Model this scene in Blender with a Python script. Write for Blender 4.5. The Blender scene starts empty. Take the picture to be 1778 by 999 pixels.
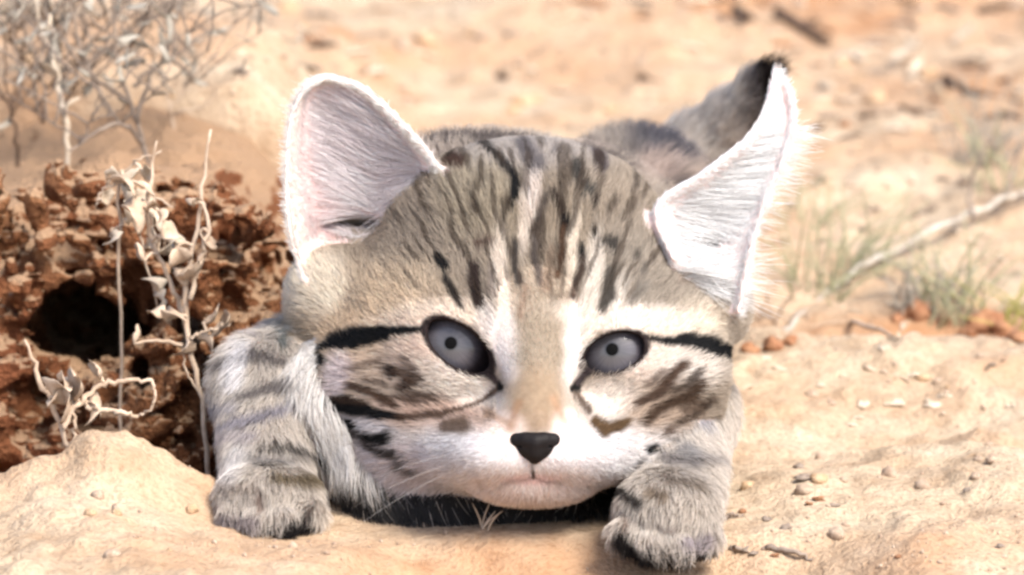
import bpy, bmesh, math, random
import numpy as np
from mathutils import Vector, Matrix
from mathutils.bvhtree import BVHTree
from mathutils.kdtree import KDTree

# ------------------------------------------------------------------ camera, sky, sun
sc = bpy.context.scene
COL = sc.collection
S = 0.01                                   # everything is laid out in centimetres
TH = math.radians(12.0)                    # downward pitch of the camera
D = 120.0                                  # distance to the kitten's face (cm)
KPX = 88.9                                 # photo pixels per cm at that distance
C0 = np.array([0.0, 0.0, 4.8])
RV = np.array([1.0, 0.0, 0.0])
UV_ = np.array([0.0, math.sin(TH), math.cos(TH)])
FV = np.array([0.0, math.cos(TH), -math.sin(TH)])

cam_d = bpy.data.cameras.new('camera')
cam = bpy.data.objects.new('camera', cam_d)
COL.objects.link(cam)
cam.location = Vector((C0 - D * FV) * S)
cam.rotation_euler = (math.pi / 2 - TH, 0, 0)
cam_d.sensor_width = 36
cam_d.lens = 36 * D / 20.0
cam_d.clip_start = 0.05
cam_d.clip_end = 500
cam_d.dof.use_dof = True
cam_d.dof.focus_distance = (D - 0.3) * S
cam_d.dof.aperture_fstop = 26.0
sc.camera = cam

SUN_EL, SUN_AZ = math.radians(52), math.radians(138)     # azimuth from +Y (north) clockwise
world = bpy.data.worlds.new('World')
sc.world = world
world.use_nodes = True
wn = world.node_tree
sky = wn.nodes.new('ShaderNodeTexSky')
sky.sky_type = 'NISHITA'
sky.sun_disc = False
sky.sun_elevation = SUN_EL
sky.sun_rotation = SUN_AZ
sky.dust_density = 3.0
bg = wn.nodes['Background']
bg.inputs['Strength'].default_value = 0.15
wn.links.new(sky.outputs[0], bg.inputs['Color'])

sun_d = bpy.data.lights.new('sun', 'SUN')
sun_d.energy = 2.7
sun_d.angle = math.radians(22)
sun_d.color = (1.0, 0.955, 0.88)
sun = bpy.data.objects.new('sun', sun_d)
COL.objects.link(sun)
sdir = Vector((math.sin(SUN_AZ) * math.cos(SUN_EL), math.cos(SUN_AZ) * math.cos(SUN_EL), math.sin(SUN_EL)))
sun.rotation_euler = sdir.to_track_quat('Z', 'Y').to_euler()
sun.location = sdir * 3

sc.view_settings.view_transform = 'Standard'
sc.view_settings.look = 'None'
sc.view_settings.gamma = 1.0
sc.view_settings.exposure = 1.15
sc.render.engine = 'CYCLES'
sc.cycles.filter_width = 2.8
sc.cycles.max_bounces = 8
sc.cycles.transparent_max_bounces = 8
sc.cycles_curves.shape = 'RIBBONS'
sc.cycles_curves.subdivisions = 2

# ------------------------------------------------------------------ helpers
rng = np.random.default_rng(7)
random.seed(7)

def W(px, py, w):
    """photo pixel + depth beyond the face plane (cm) -> world cm"""
    k = (D + w) / D / KPX
    return C0 + (px - 889) * k * RV + (499.5 - py) * k * UV_ + w * FV

def to_uvw(p):
    q = np.asarray(p, float) - C0
    return np.stack([q @ RV, q @ UV_, q @ FV], -1)

def from_uvw(q):
    q = np.asarray(q, float)
    return C0 + q[..., 0:1] * RV + q[..., 1:2] * UV_ + q[..., 2:3] * FV

def H(px, py, w):
    k = (D + w) / D / KPX
    return np.array([(px - 889) * k, (499.5 - py) * k, w])

def _hash(ix, iy, iz, seed):
    n = (ix.astype(np.int64) * 374761393 + iy.astype(np.int64) * 668265263 + iz.astype(np.int64) * 2147483647 + seed * 1274126177)
    n = (n ^ (n >> 13)) * 1274126177
    n = n ^ (n >> 16)
    return (n & 0xFFFFFF).astype(np.float64) / 0xFFFFFF

def vnoise(x, y, z=None, seed=0):
    x = np.asarray(x, float); y = np.asarray(y, float)
    z = np.zeros_like(x) if z is None else np.asarray(z, float)
    ix, iy, iz = np.floor(x), np.floor(y), np.floor(z)
    fx, fy, fz = x - ix, y - iy, z - iz
    fx = fx * fx * (3 - 2 * fx); fy = fy * fy * (3 - 2 * fy); fz = fz * fz * (3 - 2 * fz)
    r = 0
    for dx in (0, 1):
        for dy in (0, 1):
            for dz in (0, 1):
                wgt = (fx if dx else 1 - fx) * (fy if dy else 1 - fy) * (fz if dz else 1 - fz)
                r = r + wgt * _hash(ix + dx, iy + dy, iz + dz, seed)
    return r * 2 - 1

def fbm(x, y, z=None, oct=3, seed=0):
    r, a, f = 0, 1.0, 1.0
    for o in range(oct):
        r = r + a * vnoise(x * f, y * f, None if z is None else z * f, seed + o)
        a *= 0.5; f *= 2.03
    return r

def lin(c):
    c = np.asarray(c, float) / 255.0
    return np.where(c <= 0.04045, c / 12.92, ((c + 0.055) / 1.055) ** 2.4)

def smooth01(e0, e1, x):
    t = np.clip((x - e0) / (e1 - e0), 0, 1)
    return t * t * (3 - 2 * t)

def mesh_from(name, verts_cm, faces, mat=None, parent=None, smooth=True, origin=None):
    v = np.asarray(verts_cm, float)
    o = np.zeros(3) if origin is None else np.asarray(origin, float)
    me = bpy.data.meshes.new(name)
    me.from_pydata(((v - o) * S).tolist(), [], [list(map(int, f)) for f in faces])
    me.update()
    if smooth:
        me.polygons.foreach_set('use_smooth', np.ones(len(me.polygons), bool))
    ob = bpy.data.objects.new(name, me)
    COL.objects.link(ob)
    if mat: me.materials.append(mat)
    if parent is not None:
        ob.parent = parent
        ob.location = Vector(o * S) - parent.location
    else:
        ob.location = Vector(o * S)
    return ob

def empty(name, loc_cm):
    e = bpy.data.objects.new(name, None)
    COL.objects.link(e)
    e.location = Vector(np.asarray(loc_cm) * S)
    e.empty_display_size = 0.01
    return e

def tag(o, label=None, cat=None, group=None, kind=None):
    if label: o['label'] = label
    if cat: o['category'] = cat
    if group: o['group'] = group
    if kind: o['kind'] = kind
    return o

def surface_nets(F, origin, h):
    """naive surface nets on a dense field; returns verts, quads"""
    nx, ny, nz = F.shape
    inside = F < 0
    c = np.zeros((nx - 1, ny - 1, nz - 1), np.int8)
    for dx in (0, 1):
        for dy in (0, 1):
            for dz in (0, 1):
                c += inside[dx:nx - 1 + dx, dy:ny - 1 + dy, dz:nz - 1 + dz]
    act = (c > 0) & (c < 8)
    I = np.argwhere(act)
    idx = -np.ones(act.shape, np.int64)
    idx[act] = np.arange(len(I))
    corners = [(a, b, d) for a in (0, 1) for b in (0, 1) for d in (0, 1)]
    val = {k: F[I[:, 0] + k[0], I[:, 1] + k[1], I[:, 2] + k[2]].astype(float) for k in corners}
    acc = np.zeros((len(I), 3)); cnt = np.zeros(len(I))
    for k in corners:
        for ax in range(3):
            if k[ax] == 0:
                k2 = list(k); k2[ax] = 1; k2 = tuple(k2)
                a, b = val[k], val[k2]
                m = (a < 0) != (b < 0)
                t = np.where(m, a / np.where(m, a - b, 1), 0)
                p = np.tile(np.array(k, float), (len(I), 1)); p[:, ax] = t
                acc[m] += p[m]; cnt[m] += 1
    V = (I + acc / np.maximum(cnt, 1)[:, None]) * h + origin
    Q = []
    for ax in range(3):
        sl0 = [slice(None)] * 3; sl1 = [slice(None)] * 3
        sl0[ax] = slice(0, -1); sl1[ax] = slice(1, None)
        a = inside[tuple(sl0)]; b = inside[tuple(sl1)]
        E = np.argwhere(a != b)
        o1, o2 = (ax + 1) % 3, (ax + 2) % 3
        ok = (E[:, o1] > 0) & (E[:, o2] > 0) & (E[:, o1] < F.shape[o1] - 1) & (E[:, o2] < F.shape[o2] - 1)
        E = E[ok]
        flip = ~a[E[:, 0], E[:, 1], E[:, 2]]
        def cell(d1, d2):
            e = E.copy(); e[:, o1] -= d1; e[:, o2] -= d2
            return idx[e[:, 0], e[:, 1], e[:, 2]]
        q = np.stack([cell(1, 1), cell(0, 1), cell(0, 0), cell(1, 0)], 1)
        q[flip] = q[flip][:, ::-1]
        Q.append(q)
    return V, np.concatenate(Q)

def smin(a, b, k):
    hh = np.maximum(k - np.abs(a - b), 0) / k
    return np.minimum(a, b) - hh * hh * k * 0.25

def tube(path, radii, n=6, cap=True):
    """verts, faces of a tapered tube along a polyline (cm)"""
    P = np.asarray(path, float); m = len(P)
    r = np.interp(np.linspace(0, 1, m), np.linspace(0, 1, len(radii)), radii)
    T = np.gradient(P, axis=0); T /= np.linalg.norm(T, axis=1)[:, None] + 1e-9
    ref = np.array([0.3, 0.8, 0.52])
    V = []; F = []
    for i in range(m):
        a = np.cross(T[i], ref); a /= np.linalg.norm(a) + 1e-9
        b = np.cross(T[i], a)
        for j in range(n):
            t = 2 * math.pi * j / n
            V.append(P[i] + r[i] * (math.cos(t) * a + math.sin(t) * b))
    for i in range(m - 1):
        for j in range(n):
            F.append((i * n + j, i * n + (j + 1) % n, (i + 1) * n + (j + 1) % n, (i + 1) * n + j))
    if cap:
        F.append(tuple(range(n))[::-1]); F.append(tuple((m - 1) * n + j for j in range(n)))
    return V, F

def resample(path, n):
    P = np.asarray(path, float)
    if len(P) == 2:
        t = np.linspace(0, 1, n)[:, None]; return P[0] * (1 - t) + P[1] * t
    # Catmull-Rom
    d = np.r_[0, np.cumsum(np.linalg.norm(np.diff(P, axis=0), axis=1))]
    s = np.linspace(0, d[-1], n); out = []
    Q = np.vstack([2 * P[0] - P[1], P, 2 * P[-1] - P[-2]])
    for x in s:
        i = min(np.searchsorted(d, x, 'right') - 1, len(P) - 2)
        t = (x - d[i]) / max(d[i + 1] - d[i], 1e-9)
        p0, p1, p2, p3 = Q[i], Q[i + 1], Q[i + 2], Q[i + 3]
        out.append(0.5 * (2 * p1 + (p2 - p0) * t + (2 * p0 - 5 * p1 + 4 * p2 - p3) * t * t + (3 * p1 - p0 - 3 * p2 + p3) * t ** 3))
    return np.array(out)

class MB:
    def __init__(s): s.v = []; s.f = []
    def add(s, V, F):
        o = len(s.v); s.v += [list(p) for p in V]; s.f += [tuple(i + o for i in f) for f in F]
        return s
    def build(s, name, mat, parent=None, origin=None, smooth=True):
        return mesh_from(name, s.v, s.f, mat, parent, smooth, origin)

# ------------------------------------------------------------------ materials
def mat_new(name):
    m = bpy.data.materials.new(name); m.use_nodes = True
    nt = m.node_tree
    return m, nt, nt.nodes['Principled BSDF']

def N(nt, t, **kw):
    n = nt.nodes.new(t)
    for k, v in kw.items(): setattr(n, k, v)
    return n

def noise(nt, scale, detail=4, rough=0.55, coord=None, dist=0.0):
    n = N(nt, 'ShaderNodeTexNoise')
    n.inputs['Scale'].default_value = scale; n.inputs['Detail'].default_value = detail
    n.inputs['Roughness'].default_value = rough; n.inputs['Distortion'].default_value = dist
    if coord is not None: nt.links.new(coord, n.inputs['Vector'])
    return n

def ramp(nt, fac, stops):
    r = N(nt, 'ShaderNodeValToRGB')
    els = r.color_ramp.elements
    while len(els) < len(stops): els.new(0.5)
    for e, (p, c) in zip(els, stops):
        e.position = p; e.color = (*c, 1)
    nt.links.new(fac, r.inputs[0])
    return r

def mixc(nt, fac, a, b, mode='MIX'):
    m = N(nt, 'ShaderNodeMix'); m.data_type = 'RGBA'; m.blend_type = mode
    for sock, v in ((0, fac), (6, a), (7, b)):
        if hasattr(v, 'is_linked') or hasattr(v, 'links'): nt.links.new(v, m.inputs[sock])
        elif sock == 0: m.inputs[0].default_value = v
        else: m.inputs[sock].default_value = (*v, 1)
    return m.outputs[2]

def sand_material(name, c_lo, c_mid, c_hi, red, red_bias=0.5, bump=0.0012):
    m, nt, b = mat_new(name)
    co = N(nt, 'ShaderNodeTexCoord').outputs['Object']
    n1 = noise(nt, 9, 5, 0.6, co, 0.3)
    n2 = noise(nt, 55, 5, 0.65, co)
    n3 = noise(nt, 900, 3, 0.6, co)
    n4 = noise(nt, 240, 4, 0.7, co)
    r1 = ramp(nt, n2.outputs[0], [(0.30, c_lo), (0.5, c_mid), (0.72, c_hi)])
    fr = ramp(nt, n1.outputs[0], [(red_bias - 0.06, (0, 0, 0)), (red_bias + 0.16, (1, 1, 1))])
    c = mixc(nt, fr.outputs[0], r1.outputs[0], red)
    g = ramp(nt, n3.outputs[0], [(0.25, (0.62, 0.56, 0.5)), (0.5, (1, 1, 1)), (0.75, (1.22, 1.2, 1.15))])
    c = mixc(nt, 0.85, c, g.outputs[0], 'MULTIPLY')
    g2 = ramp(nt, n4.outputs[0], [(0.28, (0.6, 0.5, 0.42)), (0.42, (1, 1, 1))])
    c = mixc(nt, 0.6, c, g2.outputs[0], 'MULTIPLY')
    nt.links.new(c, b.inputs['Base Color'])
    b.inputs['Roughness'].default_value = 0.95
    b.inputs['Specular IOR Level'].default_value = 0.1
    bu = N(nt, 'ShaderNodeBump'); bu.inputs['Strength'].default_value = 0.8; bu.inputs['Distance'].default_value = bump
    ad = N(nt, 'ShaderNodeMath', operation='ADD')
    nt.links.new(n4.outputs[0], ad.inputs[0]); nt.links.new(n3.outputs[0], ad.inputs[1])
    nt.links.new(ad.outputs[0], bu.inputs['Height']); nt.links.new(bu.outputs[0], b.inputs['Normal'])
    return m

def organic(name, c1, c2, scale=120, rough=0.8, bump=0.4):
    m, nt, b = mat_new(name)
    co = N(nt, 'ShaderNodeTexCoord').outputs['Object']
    n1 = noise(nt, scale, 5, 0.65, co)
    r = ramp(nt, n1.outputs[0], [(0.32, c1), (0.68, c2)])
    nt.links.new(r.outputs[0], b.inputs['Base Color'])
    b.inputs['Roughness'].default_value = rough
    b.inputs['Specular IOR Level'].default_value = 0.2
    bu = N(nt, 'ShaderNodeBump'); bu.inputs['Strength'].default_value = bump; bu.inputs['Distance'].default_value = 0.0008
    nt.links.new(n1.outputs[0], bu.inputs['Height']); nt.links.new(bu.outputs[0], b.inputs['Normal'])
    return m

M = {}
M['sand'] = sand_material('sand', (0.32, 0.225, 0.145), (0.43, 0.33, 0.23), (0.52, 0.42, 0.31), (0.41, 0.27, 0.17), 0.50)
M['soil'] = sand_material('red_soil', (0.14, 0.056, 0.026), (0.23, 0.10, 0.046), (0.33, 0.17, 0.085), (0.20, 0.07, 0.032), 0.5, 0.0045)
# wind-blown sand lies on the upward faces of the soil
nt_ = M['soil'].node_tree; b_ = nt_.nodes['Principled BSDF']; old_ = b_.inputs['Base Color'].links[0].from_socket
gn_ = N(nt_, 'ShaderNodeNewGeometry'); sx_ = N(nt_, 'ShaderNodeSeparateXYZ'); nt_.links.new(gn_.outputs['Normal'], sx_.inputs[0])
ns_ = noise(nt_, 60, 4, 0.6, N(nt_, 'ShaderNodeTexCoord').outputs['Object'])
ad_ = N(nt_, 'ShaderNodeMath', operation='MULTIPLY_ADD'); nt_.links.new(ns_.outputs[0], ad_.inputs[0]); ad_.inputs[1].default_value = 0.8; nt_.links.new(sx_.outputs['Z'], ad_.inputs[2])
du_ = ramp(nt_, ad_.outputs[0], [(0.95, (0, 0, 0)), (1.25, (0.85, 0.85, 0.85))])
nt_.links.new(mixc(nt_, du_.outputs[0], old_, (0.43, 0.28, 0.17)), b_.inputs['Base Color'])
M['clod'] = organic('soil_clod', (0.20, 0.08, 0.04), (0.40, 0.22, 0.12), 140, 0.95, 0.8)
M['pale_clod'] = organic('sandy_clod', (0.36, 0.22, 0.12), (0.55, 0.40, 0.26), 160, 0.95, 0.8)
M['straw'] = organic('straw', (0.34, 0.24, 0.165), (0.58, 0.46, 0.35), 200, 0.7)
M['white_stalk'] = organic('bleached_stalk', (0.55, 0.49, 0.42), (0.78, 0.73, 0.66), 160, 0.7)
M['twig'] = organic('grey_twig', (0.13, 0.095, 0.075), (0.30, 0.24, 0.19), 200, 0.85)
M['dark_twig'] = organic('dark_twig', (0.05, 0.032, 0.022), (0.14, 0.085, 0.055), 200, 0.85)
M['grey_branch'] = organic('weathered_branch', (0.22, 0.18, 0.14), (0.52, 0.47, 0.40), 120, 0.8)
M['lilac_leaf'] = organic('grey_green_leaf', (0.22, 0.195, 0.155), (0.42, 0.38, 0.32), 260, 0.8)
M['green'] = organic('pale_green_leaf', (0.22, 0.22, 0.12), (0.42, 0.40, 0.26), 200, 0.75)
M['yellow_green'] = organic('yellow_green_leaf', (0.26, 0.24, 0.06), (0.42, 0.38, 0.13), 200, 0.75)
M['pebble'] = organic('pebble', (0.24, 0.16, 0.11), (0.46, 0.36, 0.27), 220, 0.9)
M['pale_litter'] = organic('bleached_litter', (0.56, 0.50, 0.43), (0.78, 0.73, 0.67), 200, 0.8)

# ------------------------------------------------------------------ ground
def hg(x, y):
    x = np.asarray(x, float); y = np.asarray(y, float)
    far = np.exp(-((x / 120) ** 2 + ((y - 20) / 120) ** 2))
    z = 0.45 * fbm(x / 9, y / 9, oct=2, seed=3) * far
    z = z + 0.24 * fbm(x / 2.0, y / 2.6, oct=4, seed=11) * far
    z = z + 0.09 * np.abs(fbm(x / 0.55, y / 0.6, oct=3, seed=21)) * far
    z = z + 0.12 * smooth01(0.15, 0.6, fbm(x / 1.3, y / 1.5, oct=3, seed=91)) * far
    z = z + 6 * fbm(x / 420, y / 420, oct=3, seed=5) * (1 - far)
    near = np.exp(-(((x - 0.2) / 6.5) ** 2 + ((y - 1) / 5.5) ** 2))         # level where the kitten lies
    z = z * (1 - 0.8 * near)
    # sand in front of the chin falls away towards the viewer
    dip = np.clip(-0.9 - y, 0, 3) * 0.42 * smooth01(-3.6, -1.6, x) * (1 - smooth01(5.0, 8.0, x))
    z = z - dip
    # foreground mound and the scrape behind it
    rm = np.sqrt(((x + 7.8) / 2.7) ** 2 + ((y - 0.4) / 2.1) ** 2 + 0.02) * (1 + 0.16 * fbm(x / 1.1, y / 1.1, oct=3, seed=81))
    z = z + 0.85 * (1 - smooth01(0.15, 1.1, rm)) + 0.16 * fbm(x / 0.7, y / 0.7, oct=3, seed=83) * (1 - smooth01(0.4, 1.1, rm))
    z = z + 0.30 * np.exp(-((x + 9.5) / 4.0) ** 2 - ((y + 0.2) / 1.8) ** 2)
    pit = smooth01(1.6, 3.6, y) * (1 - smooth01(21.4, 22.6, y)) * (1 - smooth01(-6.3, -5.0, x)) * smooth01(-17.0, -13.5, x)
    z = z - 3.2 * pit
    # hummock under the shrubs
    hum = smooth01(22.0, 23.6, y) * (1 - smooth01(-6.5, -2.5, x)) * (1 - smooth01(28, 60, y)) * smooth01(-70, -40, x)
    z = z + 4.5 * hum
    # low crest on the right with a gully behind it
    z = z + 0.75 * np.exp(-((x - 8.6) / 3.2) ** 2 - ((y - 15.5) / 2.2) ** 2)
    z = z - 0.55 * np.exp(-((x - 10) / 5.0) ** 2 - ((y - 20) / 1.5) ** 2)
    z = z + 0.8 * np.exp(-((x - 17) / 5.0) ** 2 - ((y - 48) / 4) ** 2) + 0.6 * np.exp(-((x - 3) / 6.0) ** 2 - ((y - 56) / 3) ** 2)
    return z

def axis(lo, hi, step, far_, grow=1.16, step2=None):
    a = [lo]; s = step
    while a[-1] < hi:
        f = (a[-1] - lo) / (hi - lo)
        a.append(a[-1] + step + (0 if step2 is None else (step2 - step) * f))
    s = (step2 or step); right = []
    p = a[-1]
    while p < far_: s *= grow; p += s; right.append(p)
    s = step; left = []; p = lo
    while p > -far_: s *= grow; p -= s; left.append(p)
    return np.array(left[::-1] + a + right)

gx = axis(-15, 15, 0.11, 9000)
gy = axis(-7, 72, 0.10, 9000, step2=0.34)
X, Y = np.meshgrid(gx, gy, indexing='ij')
Z = hg(X, Y)
nx_, ny_ = X.shape
gv = np.stack([X, Y, Z], -1).reshape(-1, 3)
i0 = (np.arange(nx_ - 1)[:, None] * ny_ + np.arange(ny_ - 1)[None, :]).ravel()
gf = np.stack([i0, i0 + ny_, i0 + ny_ + 1, i0 + 1], 1)

def fast_mesh(name, V, Q, mat, origin=(0, 0, 0), parent=None):
    me = bpy.data.meshes.new(name)
    me.vertices.add(len(V)); me.vertices.foreach_set('co', ((np.asarray(V) - np.asarray(origin)) * S).astype(np.float32).ravel())
    me.loops.add(Q.size); me.loops.foreach_set('vertex_index', Q.astype(np.int32).ravel())
    me.polygons.add(len(Q)); me.polygons.foreach_set('loop_start', np.arange(0, Q.size, Q.shape[1], dtype=np.int32))
    me.polygons.foreach_set('use_smooth', np.ones(len(Q), bool))
    me.update(calc_edges=True); me.validate()
    me.materials.append(mat)
    ob = bpy.data.objects.new(name, me); COL.objects.link(ob)
    ob.location = Vector(np.asarray(origin) * S)
    if parent is not None:
        ob.parent = parent; ob.location = Vector(np.asarray(origin) * S) - parent.location
    return ob

ground = fast_mesh('ground', gv, gf, M['sand'])
tag(ground, 'pale orange desert sand with small ripples and crumbs around the kitten', kind='structure')
# patches of redder soil, and painted shade on the slope before the chin
def red_and_shade_amount(x, y):
    r = 0.9 * np.exp(-((x - 10) / 5.5) ** 2 - ((y - 20.3) / 1.6) ** 2)
    r += 0.8 * np.exp(-((x + 0.2) / 3.2) ** 2 - ((y + 2.6) / 1.6) ** 2)  # front slope: its shade painted in as redder, darker sand
    r += 0.9 * (1 - smooth01(-5.6, -4.6, x)) * smooth01(2.2, 3.6, y) * (1 - smooth01(13, 17, y))
    r += 0.95 * np.exp(-((x - 9) / 7) ** 2 - ((y - 60) / 6) ** 2) + 0.45 * np.exp(-((x + 2) / 9) ** 2 - ((y - 50) / 5) ** 2) + 0.5 * np.exp(-((x - 14) / 7) ** 2 - ((y - 42) / 6) ** 2)
    r += 0.30 * smooth01(-0.1, 0.5, fbm(x / 5.5, y / 7.0, oct=3, seed=37)) * np.exp(-(x / 60) ** 2 - ((y - 20) / 70) ** 2)
    r += 0.35 * (1 - smooth01(-5, -2.5, x)) * smooth01(13, 15, y) * (1 - smooth01(20, 26, y))
    return np.clip(r * (0.75 + 0.6 * fbm(x / 1.8, y / 2.2, oct=3, seed=31)), 0, 1)
at_ = ground.data.attributes.new('soil', 'FLOAT', 'POINT')  # carries red soil and the painted slope shade together
at_.data.foreach_set('value', red_and_shade_amount(gv[:, 0], gv[:, 1]).astype(np.float32))
nt = M['sand'].node_tree
b_ = nt.nodes['Principled BSDF']
old = b_.inputs['Base Color'].links[0].from_socket
an = N(nt, 'ShaderNodeAttribute', attribute_name='soil')
co_ = N(nt, 'ShaderNodeTexCoord').outputs['Object']
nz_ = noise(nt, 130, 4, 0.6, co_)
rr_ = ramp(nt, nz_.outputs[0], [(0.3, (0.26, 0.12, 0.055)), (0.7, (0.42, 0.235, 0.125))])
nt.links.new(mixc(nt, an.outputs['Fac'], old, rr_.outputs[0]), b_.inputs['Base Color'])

# soil bank with real cavities (left of the kitten)
h_ = 0.1
bx0, by0, bz0 = -16.0, 3.2, -5.0
ax_ = np.arange(bx0, -3.0, h_); ay_ = np.arange(by0, 25.0, h_); az_ = np.arange(bz0, 7.2, h_)
BX, BY, BZ = np.meshgrid(ax_, ay_, az_, indexing='ij')
n1 = fbm(BX / 2.6, BY / 2.6, BZ / 2.2, oct=3, seed=41)
n2 = fbm(BX / 0.85, BY / 0.85, BZ / 0.8, oct=2, seed=51)
top = 5.0 - 1.1 * smooth01(-6.5, -3.4, BX) * 2.2 - 0.15 * np.abs(BX + 9) - 6.0 * (1 - smooth01(-15.8, -12.4, BX))
front = 7.4 + 0.35 * (BZ + 1) + 1.6 * smooth01(-6.0, -3.5, BX)
bk = np.maximum(BZ - top, (front - BY) * 0.9)
bk = np.maximum(bk, BX + 3.7)
bk = bk + 0.55 * n1 + 0.9
r_ = np.random.default_rng(23)
for i in range(1500):                                   # the bank is a heap of lumps
    zz = r_.uniform(-4, 5.4); xx = r_.uniform(-15.5, -4.0)
    yy = 7.4 + 0.35 * (zz + 1) + 1.6 * float(smooth01(-6.0, -3.5, xx)) + r_.uniform(-0.3, 1.2)
    if zz > 5.0 - 2.4 * float(smooth01(-6.5, -3.4, xx)) - 0.15 * abs(xx + 9) - 6.0 * (1 - float(smooth01(-15.8, -12.4, xx))): continue
    rad = 0.16 + 0.72 * r_.random() ** 2.6 * (0.8 + 0.25 * (zz < 0)); q_ = r_.uniform(0.55, 1.0, 3) * rad
    sl = tuple(slice(max(int((c_ - 1.6 - o_) / h_), 0), max(int((c_ + 1.6 - o_) / h_), 1)) for c_, o_ in ((xx, bx0), (yy, by0), (zz, bz0)))
    if BX[sl].size == 0: continue
    tl_ = r_.uniform(-0.6, 0.6)
    du, dz = BX[sl] - xx, BZ[sl] - zz
    du, dz = du * math.cos(tl_) + dz * math.sin(tl_), -du * math.sin(tl_) + dz * math.cos(tl_)
    p4 = (np.abs(du / q_[0]) ** 3 + np.abs((BY[sl] - yy) / q_[1]) ** 3 + np.abs(dz / q_[2]) ** 3) ** (1 / 3)
    bk[sl] = smin(bk[sl], (p4 - 1) * q_.min() + 0.22 * n1[sl], 0.12)
n3 = fbm(BX / 0.36, BY / 0.36, BZ / 0.36, oct=2, seed=57)
bk = bk + 0.20 * n2 + 0.12 * np.abs(n3)
def carve(px, py, w, ru, rv, rw, amp=0.42):
    global bk
    c = W(px, py, w)
    k = (D + w) / D / KPX
    q = np.sqrt(((BX - c[0]) / (ru * k)) ** 2 + ((BY - c[1] - 0.4 * rw) / (rw * 1.6)) ** 2 + ((BZ - c[2] + 0.19 * (BY - c[1])) / (rv * k)) ** 2)
    d = (q - 1) * min(ru * k, rv * k) + amp * n2 + 0.35 * n1 + 0.25 * n3
    bk = np.maximum(bk, -d)
for a in [(135, 570, 9.6, 122, 104, 6.4), (60, 690, 8.4, 46, 64, 4.8), (250, 655, 9.0, 46, 40, 4.6), (235, 500, 9.6, 74, 54, 5.4), (190, 440, 10.5, 60, 24, 2.4), (300, 452, 10, 34, 26, 2.2), (392, 420, 11, 34, 42, 2.4),
          (455, 470, 11, 34, 40, 2.4), (52, 282, 12.5, 26, 14, 1.6), (15, 432, 10.5, 30, 22, 2.0), (240, 560, 9.3, 50, 60, 2.4), (170, 735, 8, 46, 26, 2.0),
          (300, 770, 8, 60, 22, 2.0), (345, 690, 8.5, 26, 70, 2.0), (205, 375, 11.5, 26, 14, 1.5), (330, 560, 10, 40, 36, 2.2), (420, 340, 12, 20, 12, 1.2), (95, 395, 11.5, 60, 9, 1.0)]:
    carve(*a)
bk = np.maximum(bk, (by0 + 0.4) - BY)
bv, bq = surface_nets(bk.astype(np.float32), np.array([bx0, by0, bz0]), h_)
bank = fast_mesh('soil_bank', bv, bq, M['soil'])
tag(bank, 'crumbling red soil bank with dark hollows beside the kitten', kind='structure')
# crumbs lodged on the face of the bank
fcen = bv[bq].mean(1); fnn = np.cross(bv[bq[:, 2]] - bv[bq[:, 0]], bv[bq[:, 3]] - bv[bq[:, 1]]); fnn /= np.linalg.norm(fnn, axis=1)[:, None] + 1e-9
cand = np.where((fcen[:, 1] < 13) & (fnn[:, 2] > -0.1) & (fnn[:, 1] < 0.5) & (fcen[:, 0] > -13.5))[0]
pk = r_.choice(cand, 2600)
bm_ = bmesh.new(); bmesh.ops.create_icosphere(bm_, subdivisions=1, radius=1)
iv_ = np.array([v.co[:] for v in bm_.verts]); if_ = np.array([[v.index for v in f.verts] for f in bm_.faces]); bm_.free()
cs_ = 0.05 + 0.22 * r_.random(len(pk)) ** 3
cv_ = iv_[None] * (0.65 + 0.6 * r_.random((len(pk), len(iv_), 1))) * r_.uniform(0.6, 1.2, (len(pk), 1, 3)) * cs_[:, None, None] + fcen[pk][:, None, :]
ff_ = (if_[None] + (np.arange(len(pk)) * len(iv_))[:, None, None]).reshape(-1, 3)
crumbs_ = fast_mesh('soil_crumbs', cv_.reshape(-1, 3), ff_, M['soil'])
crumbs_.data.polygons.foreach_set('use_smooth', np.zeros(len(ff_), bool))
tag(crumbs_, 'loose red soil crumbs clinging to the bank', 'soil', kind='stuff')
del BX, BY, BZ, n1, n2, n3, bk

def bvh_of(V, Q):
    return BVHTree.FromPolygons([tuple(p) for p in V], [tuple(q) for q in Q])
sel = (np.abs(gv[gf[:, 0], 0]) < 30) & (gv[gf[:, 0], 1] > -12) & (gv[gf[:, 0], 1] < 130)
gfs = gf[sel]
used = np.unique(gfs); remap = np.zeros(len(gv), int); remap[used] = np.arange(len(used))
BV_G = bvh_of(gv[used], remap[gfs]); BV_B = bvh_of(bv, bq)
CAMP = C0 - D * FV
def G(px, py):
    """the ground or bank point seen at a photo pixel"""
    d = W(px, py, 0) - CAMP; d /= np.linalg.norm(d)
    best = None
    for B in (BV_G, BV_B):
        h = B.ray_cast(Vector(CAMP), Vector(d))
        if h[0] is not None and (best is None or h[3] < best[3]): best = h
    return np.array(best[0]) if best else W(px, py, 40)
def drop(x, y, lo=False):
    """height of the surface at x, y"""
    z = -99
    for B in ((BV_G,) if lo else (BV_G, BV_B)):
        h = B.ray_cast(Vector((x, y, 20)), Vector((0, 0, -1)))
        if h[0] is not None: z = max(z, h[0].z)
    return z if z > -90 else float(hg(x, y))

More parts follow.
